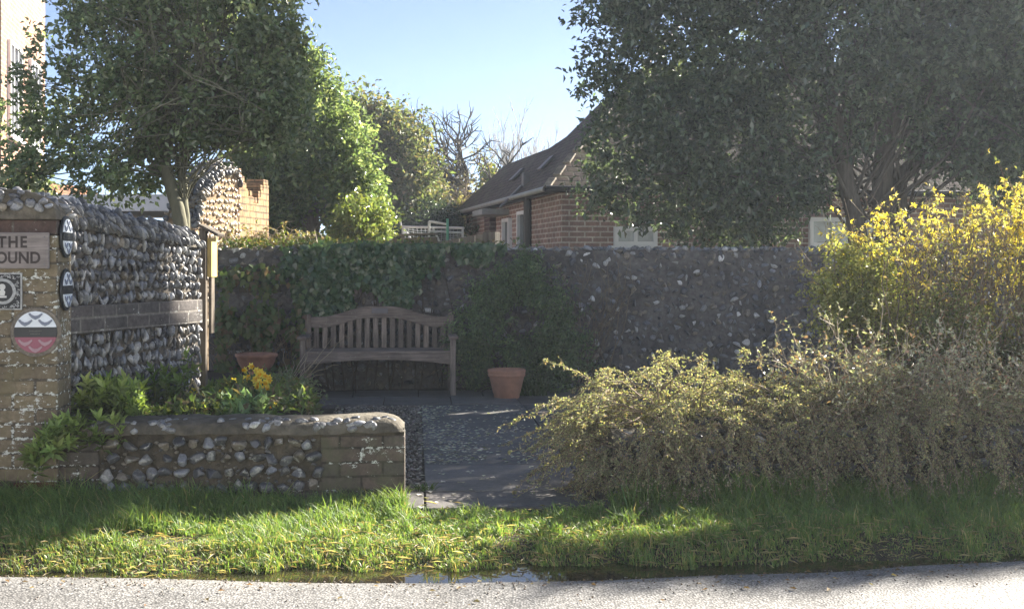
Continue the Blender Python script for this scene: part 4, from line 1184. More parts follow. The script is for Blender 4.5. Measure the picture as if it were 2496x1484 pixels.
# ------------------------------------------------------------------ arching shrub beside the path
co = empty('cotoneaster', 'arching fine-leaved shrub spilling over the low wall right of the path', 'shrub')
def cot_stems(n, xr, zr, Yr, dirf, ln, dr):
    P0 = np.c_[U(*xr, n), U(*Yr, n), U(*zr, n)]
    return arch(P0, dirf(n), U(*ln, n), U(*dr, n), K=8, wob=.05)
A = [cot_stems(120, (.42, 2.9), (.28, .50), (6.7, 7.3), lambda n: np.c_[rng.normal(size=n) * .7 - .05, rng.normal(size=n) * .5 - .35, U(.5, 1.0, n)], (.28, .54), (.45, .9)),
     cot_stems(60, (.50, .95), (.10, .42), (6.7, 7.3), lambda n: np.c_[U(-1.0, -.45, n), rng.normal(size=n) * .35 - .1, U(.15, .7, n)], (.28, .52), (.4, .85)),
     cot_stems(210, (.6, 4.2), (.26, .42), (6.58, 6.85), lambda n: np.c_[rng.normal(size=n) * .55, U(-1, -.4, n), U(.25, .9, n)], (.25, .5), (1.0, 1.7)),
     cot_stems(60, (.52, .95), (.02, .2), (6.55, 7.0), lambda n: np.c_[U(-.8, .3, n), U(-.8, .1, n), U(.5, 1.2, n)], (.2, .4), (.5, 1.0)),
     cot_stems(120, (.5, 2.5), (.42, .56), (6.7, 7.2), lambda n: np.c_[rng.normal(size=n) * .9 - .15, rng.normal(size=n) * .5 - .3, U(.3, .95, n)], (.36, .60), (.30, .75)),
     cot_stems(44, (.48, .75), (.26, .50), (6.7, 7.2), lambda n: np.c_[U(-1.2, -.7, n), rng.normal(size=n) * .35 - .15, U(.1, .55, n)], (.40, .60), (.40, .8))]
S = np.concatenate(A); n = len(S)
S[..., 2] = np.maximum(S[..., 2], .015)
fr = low_wall_y(S[..., 0]) - .05
ins = (S[..., 1] > fr) & (S[..., 1] < fr + .4) & (S[..., 2] < .44) & (S[..., 0] > .56)
S[..., 1] = np.where(ins & (S[..., 1] < fr + .2), fr, S[..., 1])
q, tn = along(S, 15, .15, 1.0); m = len(q)
sd = unit(np.cross(tn, np.array([0, 0, 1.0]) + rng.normal(size=(m, 3)) * .3)) * np.where(U(0, 1, (m, 1)) < .5, 1, -1)
S2 = arch(q, unit(tn * .9 + sd * .8 + np.array([0, 0, .15])), U(.025, .10, m), .25, K=4, wob=.03)
np_obj('stem', [tubes(S, np.linspace(.0045, .0014, 8)[None].repeat(n, 0), 4), tubes(S2, np.linspace(.0016, .0008, 4)[None].repeat(m, 0), 3)], M_twig, co)
q1, t1 = along(S2, 9, .1, 1.0); q2, t2 = along(S, 60, .12, 1.0)
Q = np.r_[q1, q2]; T_ = np.r_[t1, t2]; k = len(Q)
np_obj('foliage', [leaves(Q, unit(T_ * .6 + rdir(k)), unit(rdir(k) + np.array([0, 0, .6])), .0145 * U(.6, 1.35, k), .52, pal(k, (.31, .33, .21), (.38, .38, .25), (.25, .27, .16), (.44, .41, .29), (.40, .31, .23)))], M_leaf_soft, co)

# ------------------------------------------------------------------ yellow-flowered bush and neighbours on the right
fo = empty('forsythia', 'tall yellow-flowering bush at the right edge', 'bush')
n = 300
P0 = np.c_[U(2.38, 4.8, n), U(7.9, 8.6, n), U(0, .4, n)]
topz = np.interp(P0[:, 0], [2.3, 2.6, 2.85, 3.4, 4.6], [1.42, 1.58, 1.72, 1.80, 1.9]) + rng.normal(size=n) * .045
S = arch(P0, np.c_[rng.normal(size=n) * .20 - .02, rng.normal(size=n) * .16 - .05, np.ones(n)], topz - P0[:, 2] + .12, U(.03, .16, n), K=10, wob=.035)
q, tn = along(S, 9, .3, .98); m = len(q)
S2 = arch(q, unit(tn * .8 + rdir(m) * .8), U(.08, .26, m), .2, K=5, wob=.05)
np_obj('stem', [tubes(S, np.linspace(.007, .002, 10)[None].repeat(n, 0), 5), tubes(S2, np.linspace(.0022, .001, 5)[None].repeat(m, 0), 3)], M_twig, fo)
q1, _ = along(S2, 9, .1, 1); q2, _ = along(S, 22, .40, 1.0); Q = np.r_[q1, q2]
pr = np.clip((Q[:, 2] - .95) / .55, 0, 1) * np.clip(.55 + .5 * noise(Q, 2.2), .05, 1)
heavy = U(0, 1, n) < .38
stem_of = np.r_[(np.arange(len(q1)) // 9) // 9, np.arange(len(q2)) // 22]
fl = Q[U(0, 1, len(Q)) < pr * np.where(heavy[stem_of], .55, .16)]
per = 4; nf = len(fl); ax = unit(rdir(nf) + np.array([0, -.1, -.3]))
t1 = unit(np.cross(ax, rdir(nf))); t2 = np.cross(ax, t1); a = (np.arange(per) * PI / 2)[None, :, None]
D = unit(t1[:, None] * np.cos(a) + t2[:, None] * np.sin(a) + ax[:, None] * .55)
np_obj('blossom', [leaves(np.repeat(fl, per, 0), D.reshape(-1, 3), np.repeat(ax, per, 0) + .01, .026 * U(.8, 1.3, nf * per), .45, pal(nf * per, (.88, .78, .14), (.90, .83, .26), (.84, .70, .08), var=.08), fold=.1, droop=-.1)], M_petal, fo)
lf = Q[U(0, 1, len(Q)) < np.where(Q[:, 2] > 1.0, .42, .75)]; k = len(lf)
np_obj('foliage', [leaves(lf, rdir(k), unit(rdir(k) + np.array([0, 0, .5])), .032 * U(.5, 1.3, k), .42, pal(k, (.24, .25, .10), (.29, .27, .12), (.18, .2, .08), (.34, .26, .17)))], M_leaf_soft, fo)

shrub_crown('golden_shrub', [(2070, 680, 8.3, 85), (2130, 650, 8.3, 60), (2050, 770, 8.2, 75), (2150, 740, 8.2, 85), (2010, 710, 8.3, 40), (2180, 800, 8.1, 70), (2070, 620, 8.3, 30)],
            330, 22, .034, .075, [(.34, .35, .13), (.40, .39, .16), (.25, .27, .09)], 'yellow-green leafy shrub under the left side of the yellow bush', 'shrub', (2.3, 8.2, 0), mat=M_leaf_soft, stem_mat=M_twig, shell=.2)
# twiggy shrub with small pale shining leaves
ts = empty('twiggy_shrub', 'twiggy shrub with small shining leaves above the arching shrub', 'shrub')
n = 190
P0 = np.c_[U(1.65, 3.1, n), U(6.8, 7.25, n), U(.15, .5, n)]
S = arch(P0, np.c_[rng.normal(size=n) * .5 - .08, rng.normal(size=n) * .3 - .1, np.ones(n)], U(.35, .72, n), U(.05, .4, n), K=8, wob=.05)
q, tn = along(S, 9, .25, 1.0); m = len(q)
S2 = arch(q, unit(tn * .8 + rdir(m) * .8), U(.06, .2, m), .1, K=4, wob=.04)
np_obj('stem', [tubes(S, np.linspace(.005, .0018, 8)[None].repeat(n, 0), 4), tubes(S2, np.linspace(.0018, .001, 4)[None].repeat(m, 0), 3)], M_twig_pale, ts)
q1, t1 = along(S2, 7, .2, 1.0); k = len(q1)
np_obj('foliage', [leaves(q1, unit(t1 + rdir(k)), unit(rdir(k) + np.array([0, 0, .7])), .022 * U(.6, 1.4, k), .5, pal(k, (.38, .41, .28), (.46, .46, .34), (.52, .50, .4), (.42, .28, .2)))], leaf_mat('waxy_leaf', rough=.2, trans=.3, spec=.9), ts)
shrub_crown('dense_shrub', [(2330, 860, 7.45, 110), (2430, 800, 7.5, 120), (2480, 920, 7.4, 120), (2250, 900, 7.35, 80), (2380, 960, 7.3, 90), (2560, 860, 7.5, 130), (2640, 940, 7.4, 130), (2300, 760, 7.7, 70)],
            950, 22, .028, .075, [(.13, .15, .06), (.17, .17, .075), (.10, .12, .05), (.2, .14, .09)], 'tangled olive shrub below the yellow flowers at the right edge', 'shrub', (2.95, 7.45, .1), mat=M_leaf_soft, n_stem=70, stem_mat=M_twig, shell=.15, stem_r=.005)

# ------------------------------------------------------------------ trees: where the sun has to get through
for T, r in [((-2.05, 8.35, 1.35), .30), ((-2.05, 8.4, 1.15), .25), ((-2.02, 8.0, 1.45), .28), ((-2.02, 8.0, 1.2), .26), ((-2.02, 8.0, .95), .22), ((-2.05, 8.2, .7), .2), ((-2.0, 8.0, .5), .15), ((-.5, 6.6, .35), .35), ((-1.0, 6.0, 0), .55), ((-.6, 5.7, 0), .5), ((-1.6, 5.5, 0), .4), ((-2.95, 11, 2.0), .25), ((-2.95, 11, 1.75), .25),
             ((.9, 6.9, .6), .45), ((1.5, 6.9, .6), .4), ((.5, 7.0, .55), .3), ((2.0, 7.1, .85), .35), ((2.6, 8.2, 1.6), .35), ((3.2, 8.2, 1.75), .3), ((2.3, 8.2, 1.2), .25), ((-2.1, 6.9, .5), .12), ((-1.75, 6.9, .47), .10), ((-1.35, 6.95, .45), .10), ((-1.4, 8.3, .5), .10),
             ((-.45, 10.45, 0), .10), ((-.1, 10.5, 0), .12), ((.2, 10.55, 0), .10), ((-.4, 9.6, 0), .05), ((-.2, 8.4, 0), .05), ((-2.0, 6.95, 1.6), .07), ((-2.2, 6.85, 1.3), .05)]:
    GAPS.append((T, r))

def tree(name, label, blobs, n_clump, per, size, cr, cols, trunks, trunk_mat, leaf=M_leaf_gloss, depth=1.0, shell=.45, gaps=True, ratio=.5, limbs=70, extra=None, flat=.6, twigs=600, void=-.45):
    o = empty(name, label, 'tree')
    bl_ = px_blobs(blobs, depth) + (extra or [])
    lv, ctr, tw = crown(bl_, n_clump, per, size, cr, cols, ratio=ratio, shell=shell, gaps=gaps, flat=flat, void=void)
    np_obj('crown', [lv], leaf, o)
    # trunk and limbs reaching into the crown
    parts = []; tops = []
    for pts, r0, r1 in trunks:
        P = np.array([np.asarray(p, float) for p in pts]); K = 14
        u = np.linspace(0, len(P) - 1, K); i = np.minimum(u.astype(int), len(P) - 2); f = (u - i)[:, None]
        P = P[i] * (1 - f) + P[i + 1] * f; P = P + rng.normal(size=P.shape) * r0 * .08
        parts.append(tubes(P[None], np.linspace(r0, r1, K)[None], 12)); tops.append(P)
    allp = np.concatenate([t_[4:] for t_ in tops])
    pick = ctr[rng.integers(0, len(ctr), limbs)]
    src = allp[rng.integers(0, len(allp), limbs)]
    t = np.linspace(0, 1, 8)[None, :, None]
    S = src[:, None] * (1 - t) + pick[:, None] * t + rng.normal(size=(limbs, 8, 3)) * .05 * np.sin(t * PI)
    S[..., 2] += np.sin(t[..., 0] * PI) * .15
    r_ = trunks[0][1]
    if gaps:
        S = S[open_to_sun(S.reshape(-1, 3)).reshape(len(S), -1).all(1)]; limbs = len(S)
    parts.append(tubes(S, np.linspace(.13, .035, 8)[None].repeat(limbs, 0) * r_, 5))
    ii = rng.integers(0, len(ctr), twigs); jj = rng.integers(0, limbs * 8, twigs)
    src = S.reshape(-1, 3)[jj]; dst = ctr[ii]; ln = np.linalg.norm(dst - src, axis=1); k = ln < 1.6
    t = np.linspace(0, 1, 5)[None, :, None]
    if k.sum():
        S3 = src[k][:, None] * (1 - t) + dst[k][:, None] * t + rng.normal(size=(k.sum(), 5, 3)) * .04 * np.sin(t * PI)
        if gaps: S3 = S3[open_to_sun(S3.reshape(-1, 3)).reshape(len(S3), -1).all(1)]
        k = np.ones(len(S3), bool)
        parts.append(tubes(S3, np.linspace(.008, .003, 5)[None].repeat(k.sum(), 0), 3))
    np_obj('trunk', parts, trunk_mat, o, smooth=True)
    return o

# large evergreen behind the rear wall on the right
bl_ = []
for (x, y, r) in [(1500, 60, 90), (1440, 190, 60), (1560, 180, 120), (1500, 400, 70), (1475, 480, 45), (1560, 330, 110), (1560, 440, 85), (1640, 90, 150), (1680, 280, 160), (1680, 460, 130), (1670, 530, 55), (1760, 540, 65), (1800, 120, 190), (1820, 360, 190), (1850, 500, 100), (1960, 200, 200), (1950, 380, 125), (2100, 80, 200), (2120, 250, 165), (2250, 150, 200), (2320, 310, 130), (2420, 80, 200), (2440, 280, 180), (2600, 180, 220), (2560, 380, 150), (1480, -60, 100), (1640, -100, 180), (1850, -120, 200), (2100, -160, 220), (2350, -150, 220), (2600, -120, 220), (1930, 470, 60), (2280, 350, 85), (2420, 400, 90), (1720, 570, 45), (1790, 560, 50), (1850, 550, 40), (1640, 570, 28), (1560, 525, 34), (1600, 520, 34), (1530, 510, 30), (1955, 460, 55), (2040, 310, 95), (2350, 400, 90), (2500, 420, 110), (1470, 440, 50), (1440, 350, 40), (1420, 100, 40)]:
    bl_.append((x, y, 14.0 + U(-.7, .9), r, .95))
shade_ext = [(np.array([3.6, 14.3, 5.6]), np.array([2.6, 2.2, 1.5])), (np.array([5.9, 14.3, 5.0]), np.array([1.6, 2.0, 2.2])), (np.array([5.0, 14.2, 6.8]), np.array([2.2, 1.9, 1.2])), (np.array([6.9, 14.0, 5.0]), np.array([1.0, 1.7, 1.6])), (np.array([2.4, 14.4, 5.2]), np.array([1.6, 1.7, 1.2])), (np.array([6.3, 14.0, 7.0]), np.array([1.3, 1.6, 1.0])), (np.array([11.2, 14.0, 7.55]), np.array([1.35, .18, .26]), 10.0), (np.array([10.2, 14.0, 7.35]), np.array([.5, .18, .12]), 8.0), (np.array([8.9, 14.4, 5.0]), np.array([1.5, 1.3, 1.0]))]  # unseen crown mass, with a detached bough added to shade the verge
tree('holm_oak', 'huge dark evergreen tree rising behind the rear wall on the right', bl_, 10500, 26, .084, .16,
     [(.10, .13, .095), (.12, .16, .105), (.08, .105, .08), (.15, .19, .13)],
     [([(3.95, 14.0, -.2), (3.98, 14.0, 1.0), at(2085, 540, 14.0), at(2060, 430, 14.0), (3.6, 14.0, 3.6), (3.2, 14.1, 4.8)], .15, .05), ([(4.35, 14.2, -.2), (4.32, 14.2, 1.4), at(2150, 400, 14.2), (4.5, 14.2, 3.6), (5.0, 14.2, 5.4)], .17, .06), ([(4.5, 14.3, -.2), (4.55, 14.3, 1.5), at(2190, 430, 14.3), (5.0, 14.3, 3.3)], .11, .05)],
     plain('oak_bark', (0.10, 0.088, 0.072), rough=0.9, var=0.4, scale=9, bump=0.8, stretch=(3, 3, .5)), shell=.35, ratio=.5, extra=shade_ext, limbs=130, twigs=1500, void=-.48)

# left tree with the cut limbs
bl_ = [(x, y, 11.0 + U(-.5, .5), r, 1.0, .5 if x < 370 else .95) for (x, y, r) in [(250, 110, 150), (130, 250, 105), (420, 90, 170), (580, 60, 125), (655, 55, 65), (330, 270, 120), (470, 240, 135), (600, 200, 130), (690, 150, 55), (680, 250, 80), (560, 270, 75), (430, 335, 70), (660, 300, 45), (200, 450, 60), (300, 455, 50), (60, 440, 60), (350, 400, 70), (130, 380, 95), (60, 420, 60), (230, 420, 70), (330, 440, 55), (40, 300, 55), (150, 80, 80), (240, -60, 170), (450, -90, 200), (620, -70, 90), (700, 0, 35), (100, 460, 35), (660, 290, 70), (720, 210, 35), (700, 90, 35), (640, 150, 80), (330, 180, 110), (40, 200, 60)]]
tree('holly_tree', 'tall glossy evergreen tree with cut pale limbs above the knapped wall', bl_, 2750, 22, .062, .11,
     [(.15, .20, .10), (.19, .24, .12), (.23, .27, .15), (.12, .16, .08)],
     [([at(452, 640, 11.0), at(436, 520, 11.0), at(408, 430, 11.0), at(400, 380, 11.0), at(430, 250, 11.0), at(440, 60, 11.0)], .07, .03), ([at(455, 640, 11.05), at(450, 520, 11.05), at(446, 440, 11.05), at(440, 395, 11.05), at(520, 250, 11.0)], .055, .025)],
     M_bark_pale, leaf=M_leaf_holly, shell=.6, limbs=60, twigs=700, depth=.9, flat=.1, ratio=.56, void=-.25)

# laurel beyond the rear wall
bl_ = [(x, y, 17.0 + U(-.6, .6), r) for (x, y, r) in [(745, 220, 50), (770, 300, 75), (700, 380, 100), (820, 340, 60), (810, 420, 85), (860, 450, 60), (720, 480, 90), (890, 510, 48), (800, 520, 85), (700, 560, 80), (880, 560, 55), (770, 600, 70), (905, 480, 28), (660, 480, 70), (640, 400, 80), (640, 560, 60), (735, 165, 48), (700, 250, 80), (690, 330, 90), (790, 270, 60)]]
tree('laurel', 'big glossy laurel tree sloping down behind the ruined brick wall', bl_, 3000, 24, .085, .17,
     [(.14, .20, .08), (.17, .23, .085), (.22, .27, .11), (.11, .16, .065)], [([at(760, 760, 17), at(760, 600, 17), at(765, 420, 17), at(750, 280, 17)], .12, .04)], M_bark, leaf=M_leaf_holly, shell=.6, limbs=40, twigs=200, flat=.2, void=-.3)
# golden evergreen bush in front of it
bl_ = [(x, y, 15.9 + U(-.3, .3), r) for (x, y, r) in [(905, 540, 40), (880, 570, 40), (845, 560, 35), (915, 575, 32), (860, 520, 30)]]
tree('golden_laurel', 'sunlit yellow-green bushy tree at the foot of the laurel', bl_, 240, 22, .07, .14, [(.26, .29, .09), (.2, .26, .08)], [([at(885, 760, 15.9), at(885, 560, 15.9)], .05, .02)], M_bark, limbs=14, twigs=60)
# olive tree further back
bl_ = [(x, y, 25 + U(-.8, .8), r) for (x, y, r) in [(860, 290, 48), (900, 330, 70), (930, 400, 75), (980, 350, 60), (960, 460, 70), (1000, 500, 60), (950, 540, 55), (1020, 540, 40), (880, 270, 30), (960, 285, 25), (1010, 420, 40)]]
tree('ivy_clad_tree', 'olive ivy-clad tree behind the laurel against the sky', bl_, 1100, 20, .12, .30, [(.14, .17, .09), (.175, .19, .11), (.115, .145, .08), (.22, .19, .13)], [([at(940, 700, 25), at(940, 480, 25), at(930, 300, 25)], .16, .05)], M_bark, leaf=M_leaf_soft, gaps=False, limbs=50, twigs=400)
# tangle of tan twigs
def bare_tree(name, label, base, top, r0, kids, leaf_cols=None, n_leaf=0, mat=None, lsz=.07, **kw):
    o = empty(name, label, 'tree')
    P, R = branching(base, top, r0, kids=kids, **kw)
    np_obj('trunk', [tubes(P, R, 5)], mat or M_twig, o, smooth=True)
    if n_leaf:
        q, _ = along(P[len(P) // 6:], max(1, n_leaf // len(P)), .3, 1); k = len(q)
        np_obj('crown', [leaves(q + rng.normal(size=q.shape) * .06, rdir(k), rdir(k), lsz * U(.5, 1.3, k), .6, pal(k, *leaf_cols))], M_leaf_soft, o)
    return o
bare_tree('budding_tree', 'tangled tan tree with a haze of buds left of the bare dark tree', at(1035, 660, 27), at(1040, 480, 27), .10, (13, 9, 8), [(.30, .25, .19), (.26, .23, .17), (.2, .19, .14)], 7500, levels=3, spread=.9, shrink=.5, mat=M_twig, lsz=.075, first=1.0, rmin=.011)
bare_tree('budding_tree', 'lower tan bushy tree right in front of the dark tree trunk', at(1090, 660, 26), at(1088, 540, 26), .09, (12, 9, 7), [(.30, .25, .17), (.25, .23, .14), (.18, .19, .11)], 6500, levels=3, spread=1.0, shrink=.5, mat=M_twig, lsz=.075, first=.85, rmin=.011)
bare_tree('bare_tree', 'dark leafless spreading tree just left of the bungalow roof', at(1118, 640, 28), at(1138, 440, 28), .13, (11, 9, 6), None, 0, levels=3, spread=.9, shrink=.5, mat=M_bark_dark, first=.66, wob=.2, rmin=.013)
for lab, x, y in (('faint leafless distant tree nearest the dark bare tree', 1215, 470), ('faint leafless distant tree, tallest and middle of three above the roof', 1268, 450), ('faint leafless distant tree closest to the bungalow roof slope', 1320, 470)):
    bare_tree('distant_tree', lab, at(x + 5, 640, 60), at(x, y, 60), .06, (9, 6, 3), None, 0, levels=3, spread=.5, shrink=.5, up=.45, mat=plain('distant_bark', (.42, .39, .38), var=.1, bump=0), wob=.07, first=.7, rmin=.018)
bl_ = [(1195, 430, 34, 16), (1200, 450, 34, 22), (1180, 455, 34, 14)]
tree('conifer', 'small bright yellow-green tree peeping over the far roof corner', bl_, 90, 24, .14, .2, [(.14, .18, .04), (.2, .2, .05)], [([at(1195, 640, 34), at(1195, 440, 34)], .08, .03)], M_bark, leaf=M_leaf_soft, gaps=False, limbs=8, twigs=10)
# dark laurel filling the gap above the fence
bl_ = [(x, y, 24 + U(-.5, .5), r) for (x, y, r) in [(1060, 560, 45), (1010, 570, 40), (1100, 570, 35), (960, 580, 40), (1060, 520, 25)]]
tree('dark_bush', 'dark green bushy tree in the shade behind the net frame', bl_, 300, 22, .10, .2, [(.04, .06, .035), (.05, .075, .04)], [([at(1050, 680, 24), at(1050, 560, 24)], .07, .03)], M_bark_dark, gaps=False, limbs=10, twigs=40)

# pale dry bramble on the rear wall's far side
n = 90
P0 = np.array([at(U(560, 790), 600, 13.4) for _ in range(n)])
S = arch(P0, np.c_[rng.normal(size=n) * .6, rng.normal(size=n) * .3, U(.3, 1, n)], U(.2, .6, n), U(.3, .9, n), K=7, wob=.06)
q, tn = along(S, 8, .2, 1); m = len(q)
o = empty('dry_bramble', 'straw-coloured dry stems behind the rear wall at the ruined wall foot', 'bramble')
np_obj('stem', [tubes(S, np.linspace(.006, .002, 7)[None].repeat(n, 0), 4)], M_twig_pale, o)
np_obj('foliage', [leaves(q, rdir(m), rdir(m), .045 * U(.5, 1.3, m), .5, pal(m, (.28, .22, .14), (.2, .18, .08), (.14, .16, .06)))], M_leaf_soft, o)

# ------------------------------------------------------------------ tall flint wall and ruined brick wall on the left
A0 = at(472, 600, 12.85); A1 = at(581, 600, 13.75); A0[2] = A1[2] = 0
al = np.linalg.norm(A1 - A0); aa = math.atan2(A1[1] - A0[1], A1[0] - A0[0])
tw_ = empty('ramped_flint_wall', 'tall sunlit flint wall with ramped coping behind the wooden post', 'wall', A0, aa)
def topz(x): return np.interp(x / al, [0, .15, .35, .6, .85, .97, 1.0], [1.74, 2.02, 2.18, 2.31, 2.36, 2.30, 2.22])
xs = np.linspace(0, al, 30)
bm = bmesh.new(); prism(bm, [(x, topz(x) - .06) for x in xs] + [(al, -.1), (0, -.1)], 0, .34)
M_warm = plain('warm_mortar', (.30, .215, .13), rough=.95, var=.4, scale=14, bump=.8, bscale=30)
bm_obj('wall_core', bm, M_warm, tw_)
P, R = [], []
for z in np.arange(.6, 2.36, .075):
    x = U(0, .03)
    while x < al:
        if z < topz(x) - .04:
            r = U(.022, .04); P.append((x + r, U(-.005, .012), z + U(-.02, .02))); R.append((r, U(.02, .035), U(.024, .042)))
        x += U(.035, .07)
P, R = np.array(P), np.array(R)
np_obj('flint_facing', [stones(P, R, pal(len(P), (.38, .31, .23), (.45, .38, .29), (.30, .24, .17), (.24, .19, .15)), sub=1)], M_flint_far, tw_)
P, R = [], []
for x in np.linspace(-.01, al, 26):
    for tt in (.05, .45, .9, 1.4, 1.9, 2.5):
        P.append((x + U(-.01, .01), .17 - .19 * math.cos(tt), topz(x) - .06 + .11 * math.sin(tt))); R.append((U(.020, .034), U(.04, .06), U(.035, .055)))
P, R = np.array(P), np.array(R)
np_obj('coping_flints', [stones(P, R, flint_cols(len(P), dict(dark=4, mid=2, brown=4)) * .8, sub=2, cuts=6, lean=.3)], M_flint_far, tw_)
B0 = at(583, 600, 13.78); B1 = at(655, 600, 14.75); B0[2] = B1[2] = 0
bl2 = np.linalg.norm(B1 - B0); ba = math.atan2(B1[1] - B0[1], B1[0] - B0[0])
rb = empty('ruined_brick_wall', 'sunlit ruined orange brick wall with a stepped top', 'wall', B0, ba)
bm = bmesh.new()
steps = [2.28, 2.20, 2.13, 2.05, 2.05, 1.98, 1.98, 2.06, 2.14, 2.21, 2.21]
for j, z in enumerate(steps):
    w_ = bl2 / len(steps)
    box(bm, (w_ * (j + .5), .11 + (j % 2) * .001, z / 2 - .05), (w_ - .0005, .22, z + .1))
bm_obj('brickwork', bm, M_ruin_brick, rb)
bm = bmesh.new()
for j, z in enumerate(steps):
    box(bm, (bl2 / len(steps) * (j + .5) , .11, z + .034), (bl2 / len(steps) - .012, .2 + U(-.02, .02), .062), Matrix.Rotation(U(-.04, .04), 4, 'Y'))
bm_obj('loose_bricks', bm, M_ruin_brick, rb, bevel=.006)

# ------------------------------------------------------------------ flat-roofed shed behind the knapped wall
sh = empty('shed', 'low flat-roofed shed with pale fascia behind the knapped flint wall', 'shed', at(300, 560, 14.0) * np.array([1, 1, 0]), math.radians(-3))
boxo('wall', (0, 1.0, .86), (1.5, 1.9, 1.72), plain('shed_wall', (.17, .16, .17), var=.15, bump=.2), sh, bevel=.0)
boxo('fascia', (0, .98, 1.955), (1.62, 2.06, .17), plain('shed_fascia', (.80, .78, .83), rough=.5, var=.08, bump=.05), sh, bevel=.006)
boxo('roof', (0, 1.0, 2.05), (1.66, 2.1, .02), plain('shed_roof', (.72, .72, .74), var=.08, bump=.1), sh, bevel=.004)

# ------------------------------------------------------------------ tall orange brick house at the left edge
H0 = np.array([-7.72, 18.6, 0]); H1 = np.array([-8.35, 21.6, 0])
ha = math.atan2(H1[1] - H0[1], H1[0] - H0[0])
hs = empty('brick_house', 'tall sunlit orange brick house at the left edge behind the tree', 'house', H0, ha)
boxo('wall', (2.0, 2.5, 3.4), (4.0, 5.0, 7.0), M_orange_brick, hs, bevel=0)
wn = empty('window', None, None); wn.parent = hs
def house_window(parent, cx, cz, w, h, bars=1, y=-.0, glass=None):
    bm = bmesh.new()
    for s_ in (-1, 1):
        box(bm, (cx + s_ * (w / 2 - .03), y - .02, cz), (.06, .08, h))
        box(bm, (cx, y - .021, cz + s_ * (h / 2 - .03)), (w - .12, .078, .06))
    for b in range(bars):
        box(bm, (cx - w / 2 + w * (b + 1) / (bars + 1), y - .018, cz), (.05, .07, h - .12))
    f = bm_obj('window', bm, M_white, parent, bevel=.004)
    bm = bmesh.new(); box(bm, (cx, y - .003, cz), (w - .11, .02, h - .11)); bm_obj('pane', bm, glass or M_glass, f)
    bm = bmesh.new(); box(bm, (cx, y - .04, cz - h / 2 - .025), (w + .1, .12, .05)); bm_obj('sill', bm, M_white, f, bevel=.004)
bpy.data.objects.remove(wn)
house_window(hs, .95, 4.0, 1.0, 1.5, 2); house_window(hs, 2.8, 4.0, 1.0, 1.5, 2)
house_window(hs, .9, 1.9, .9, 1.0, 1)
bm = bmesh.new(); prism(bm, [(-.2, 6.88), (4.2, 6.88), (2.0, 8.8)], -.25, 5.2); bm_obj('roof', bm, M_orange_tile, hs)
# lean-to roof in front of it
ln = empty('outhouse', 'low outhouse with sunlit orange tiled roof beyond the shed', 'outhouse', at(175, 470, 17.5) * np.array([1, 1, 0]), math.radians(75))
boxo('wall', (.2, .9, .9), (2.6, 1.7, 1.9), M_orange_brick, ln, bevel=0)
bm = bmesh.new(); prism(bm, [(0, 0), (1.15, .62), (2.3, 0), (2.3, -.06), (1.15, .55), (0, -.06)], -1.5, 1.7)
bmesh.ops.rotate(bm, verts=bm.verts, matrix=Matrix.Rotation(PI / 2, 3, 'Z')); bmesh.ops.translate(bm, verts=bm.verts, vec=(.2, -.25, 1.86)); bm_obj('roof', bm, M_orange_tile, ln)

# ------------------------------------------------------------------ bungalow
HO = np.array([.69, 17.2, 0]); HT = math.radians(11.2)
hb = empty('bungalow', 'red brick bungalow with steep hipped tiled roof behind the rear wall', 'bungalow', HO, HT)
hx = np.array([math.cos(HT), math.sin(HT), 0]); hy = np.array([-math.sin(HT), math.cos(HT), 0])
boxo('wall', (4.5, 4.25, 1.1), (9.0, 8.5, 2.4), M_house_brick, hb, bevel=.0)
EZ = 2.33; TP = math.tan(math.radians(45)); EV = .25
def on_slope(x, y):
    """pixel -> local point on the left roof plane z = EZ + TP*(x+EV)"""
    d = np.array([(x - 1248) / F, 1.0, -(y - 644) / F]); o = np.array([0, 0, CH]) - HO
    dl = np.array([d @ hx, d @ hy, d[2]]); ol = np.array([o @ hx, o @ hy, o[2]])
    t = (EZ + TP * (ol[0] + EV) - ol[2]) / (dl[2] - TP * dl[0])
    return ol + dl * t
sil = [on_slope(*p) for p in [(1150, 477), (1193, 438), (1229, 404), (1244, 398), (1290, 380), (1338, 362), (1381, 333), (1453, 261)]]
A = np.array([-EV, -EV, EZ]); Bc = np.array([-EV, 8.75, EZ])
dtop = sil[-1][0] + EV + .5
apex = np.array([dtop - EV, max(dtop - EV, sil[-1][1] - .8), EZ + TP * dtop])
hip = np.array([dtop - EV, dtop - EV, EZ + TP * dtop])
bm = bmesh.new()
ring = [A, Bc] + sil + ([apex] if apex[1] > hip[1] + .05 else []) + [hip]
lv_ = [bm.verts.new(p) for p in ring]; bm.faces.new(lv_)
FR = np.array([9.25, -EV, EZ]); RR = np.array([9.25 - dtop, dtop - EV, EZ + TP * dtop]); BR = np.array([9.25, 8.75, EZ])
fr_, rr_, br_ = bm.verts.new(FR), bm.verts.new(RR), bm.verts.new(BR)
bm.faces.new((lv_[0], lv_[-1], rr_, fr_))
back = lv_[1:-1]
for a_, b_ in zip(back, back[1:]): bm.faces.new((a_, b_, br_))
bm.faces.new((back[-1], lv_[-1], rr_)); bm.faces.new((back[-1], rr_, br_)); bm.faces.new((fr_, rr_, br_))
bm.faces.new((lv_[0], fr_, br_, lv_[1]))
rf = bm_obj('roof', bm, M_tiles, hb)
bm = bmesh.new()
for k in range(17):                       # lichened tiles along the near hip
    d = .03 + k * .185; c = A + np.array([d, d, d * TP]) + np.array([0, 0, .03])
    box(bm, c, (.22, .12, .035), Matrix.Rotation(PI / 4, 4, 'Z') @ Matrix.Rotation(-math.atan(TP / math.sqrt(2)) - .08, 4, 'Y'))
bm_obj('hip_tile', bm, M_hip, rf, bevel=.012)
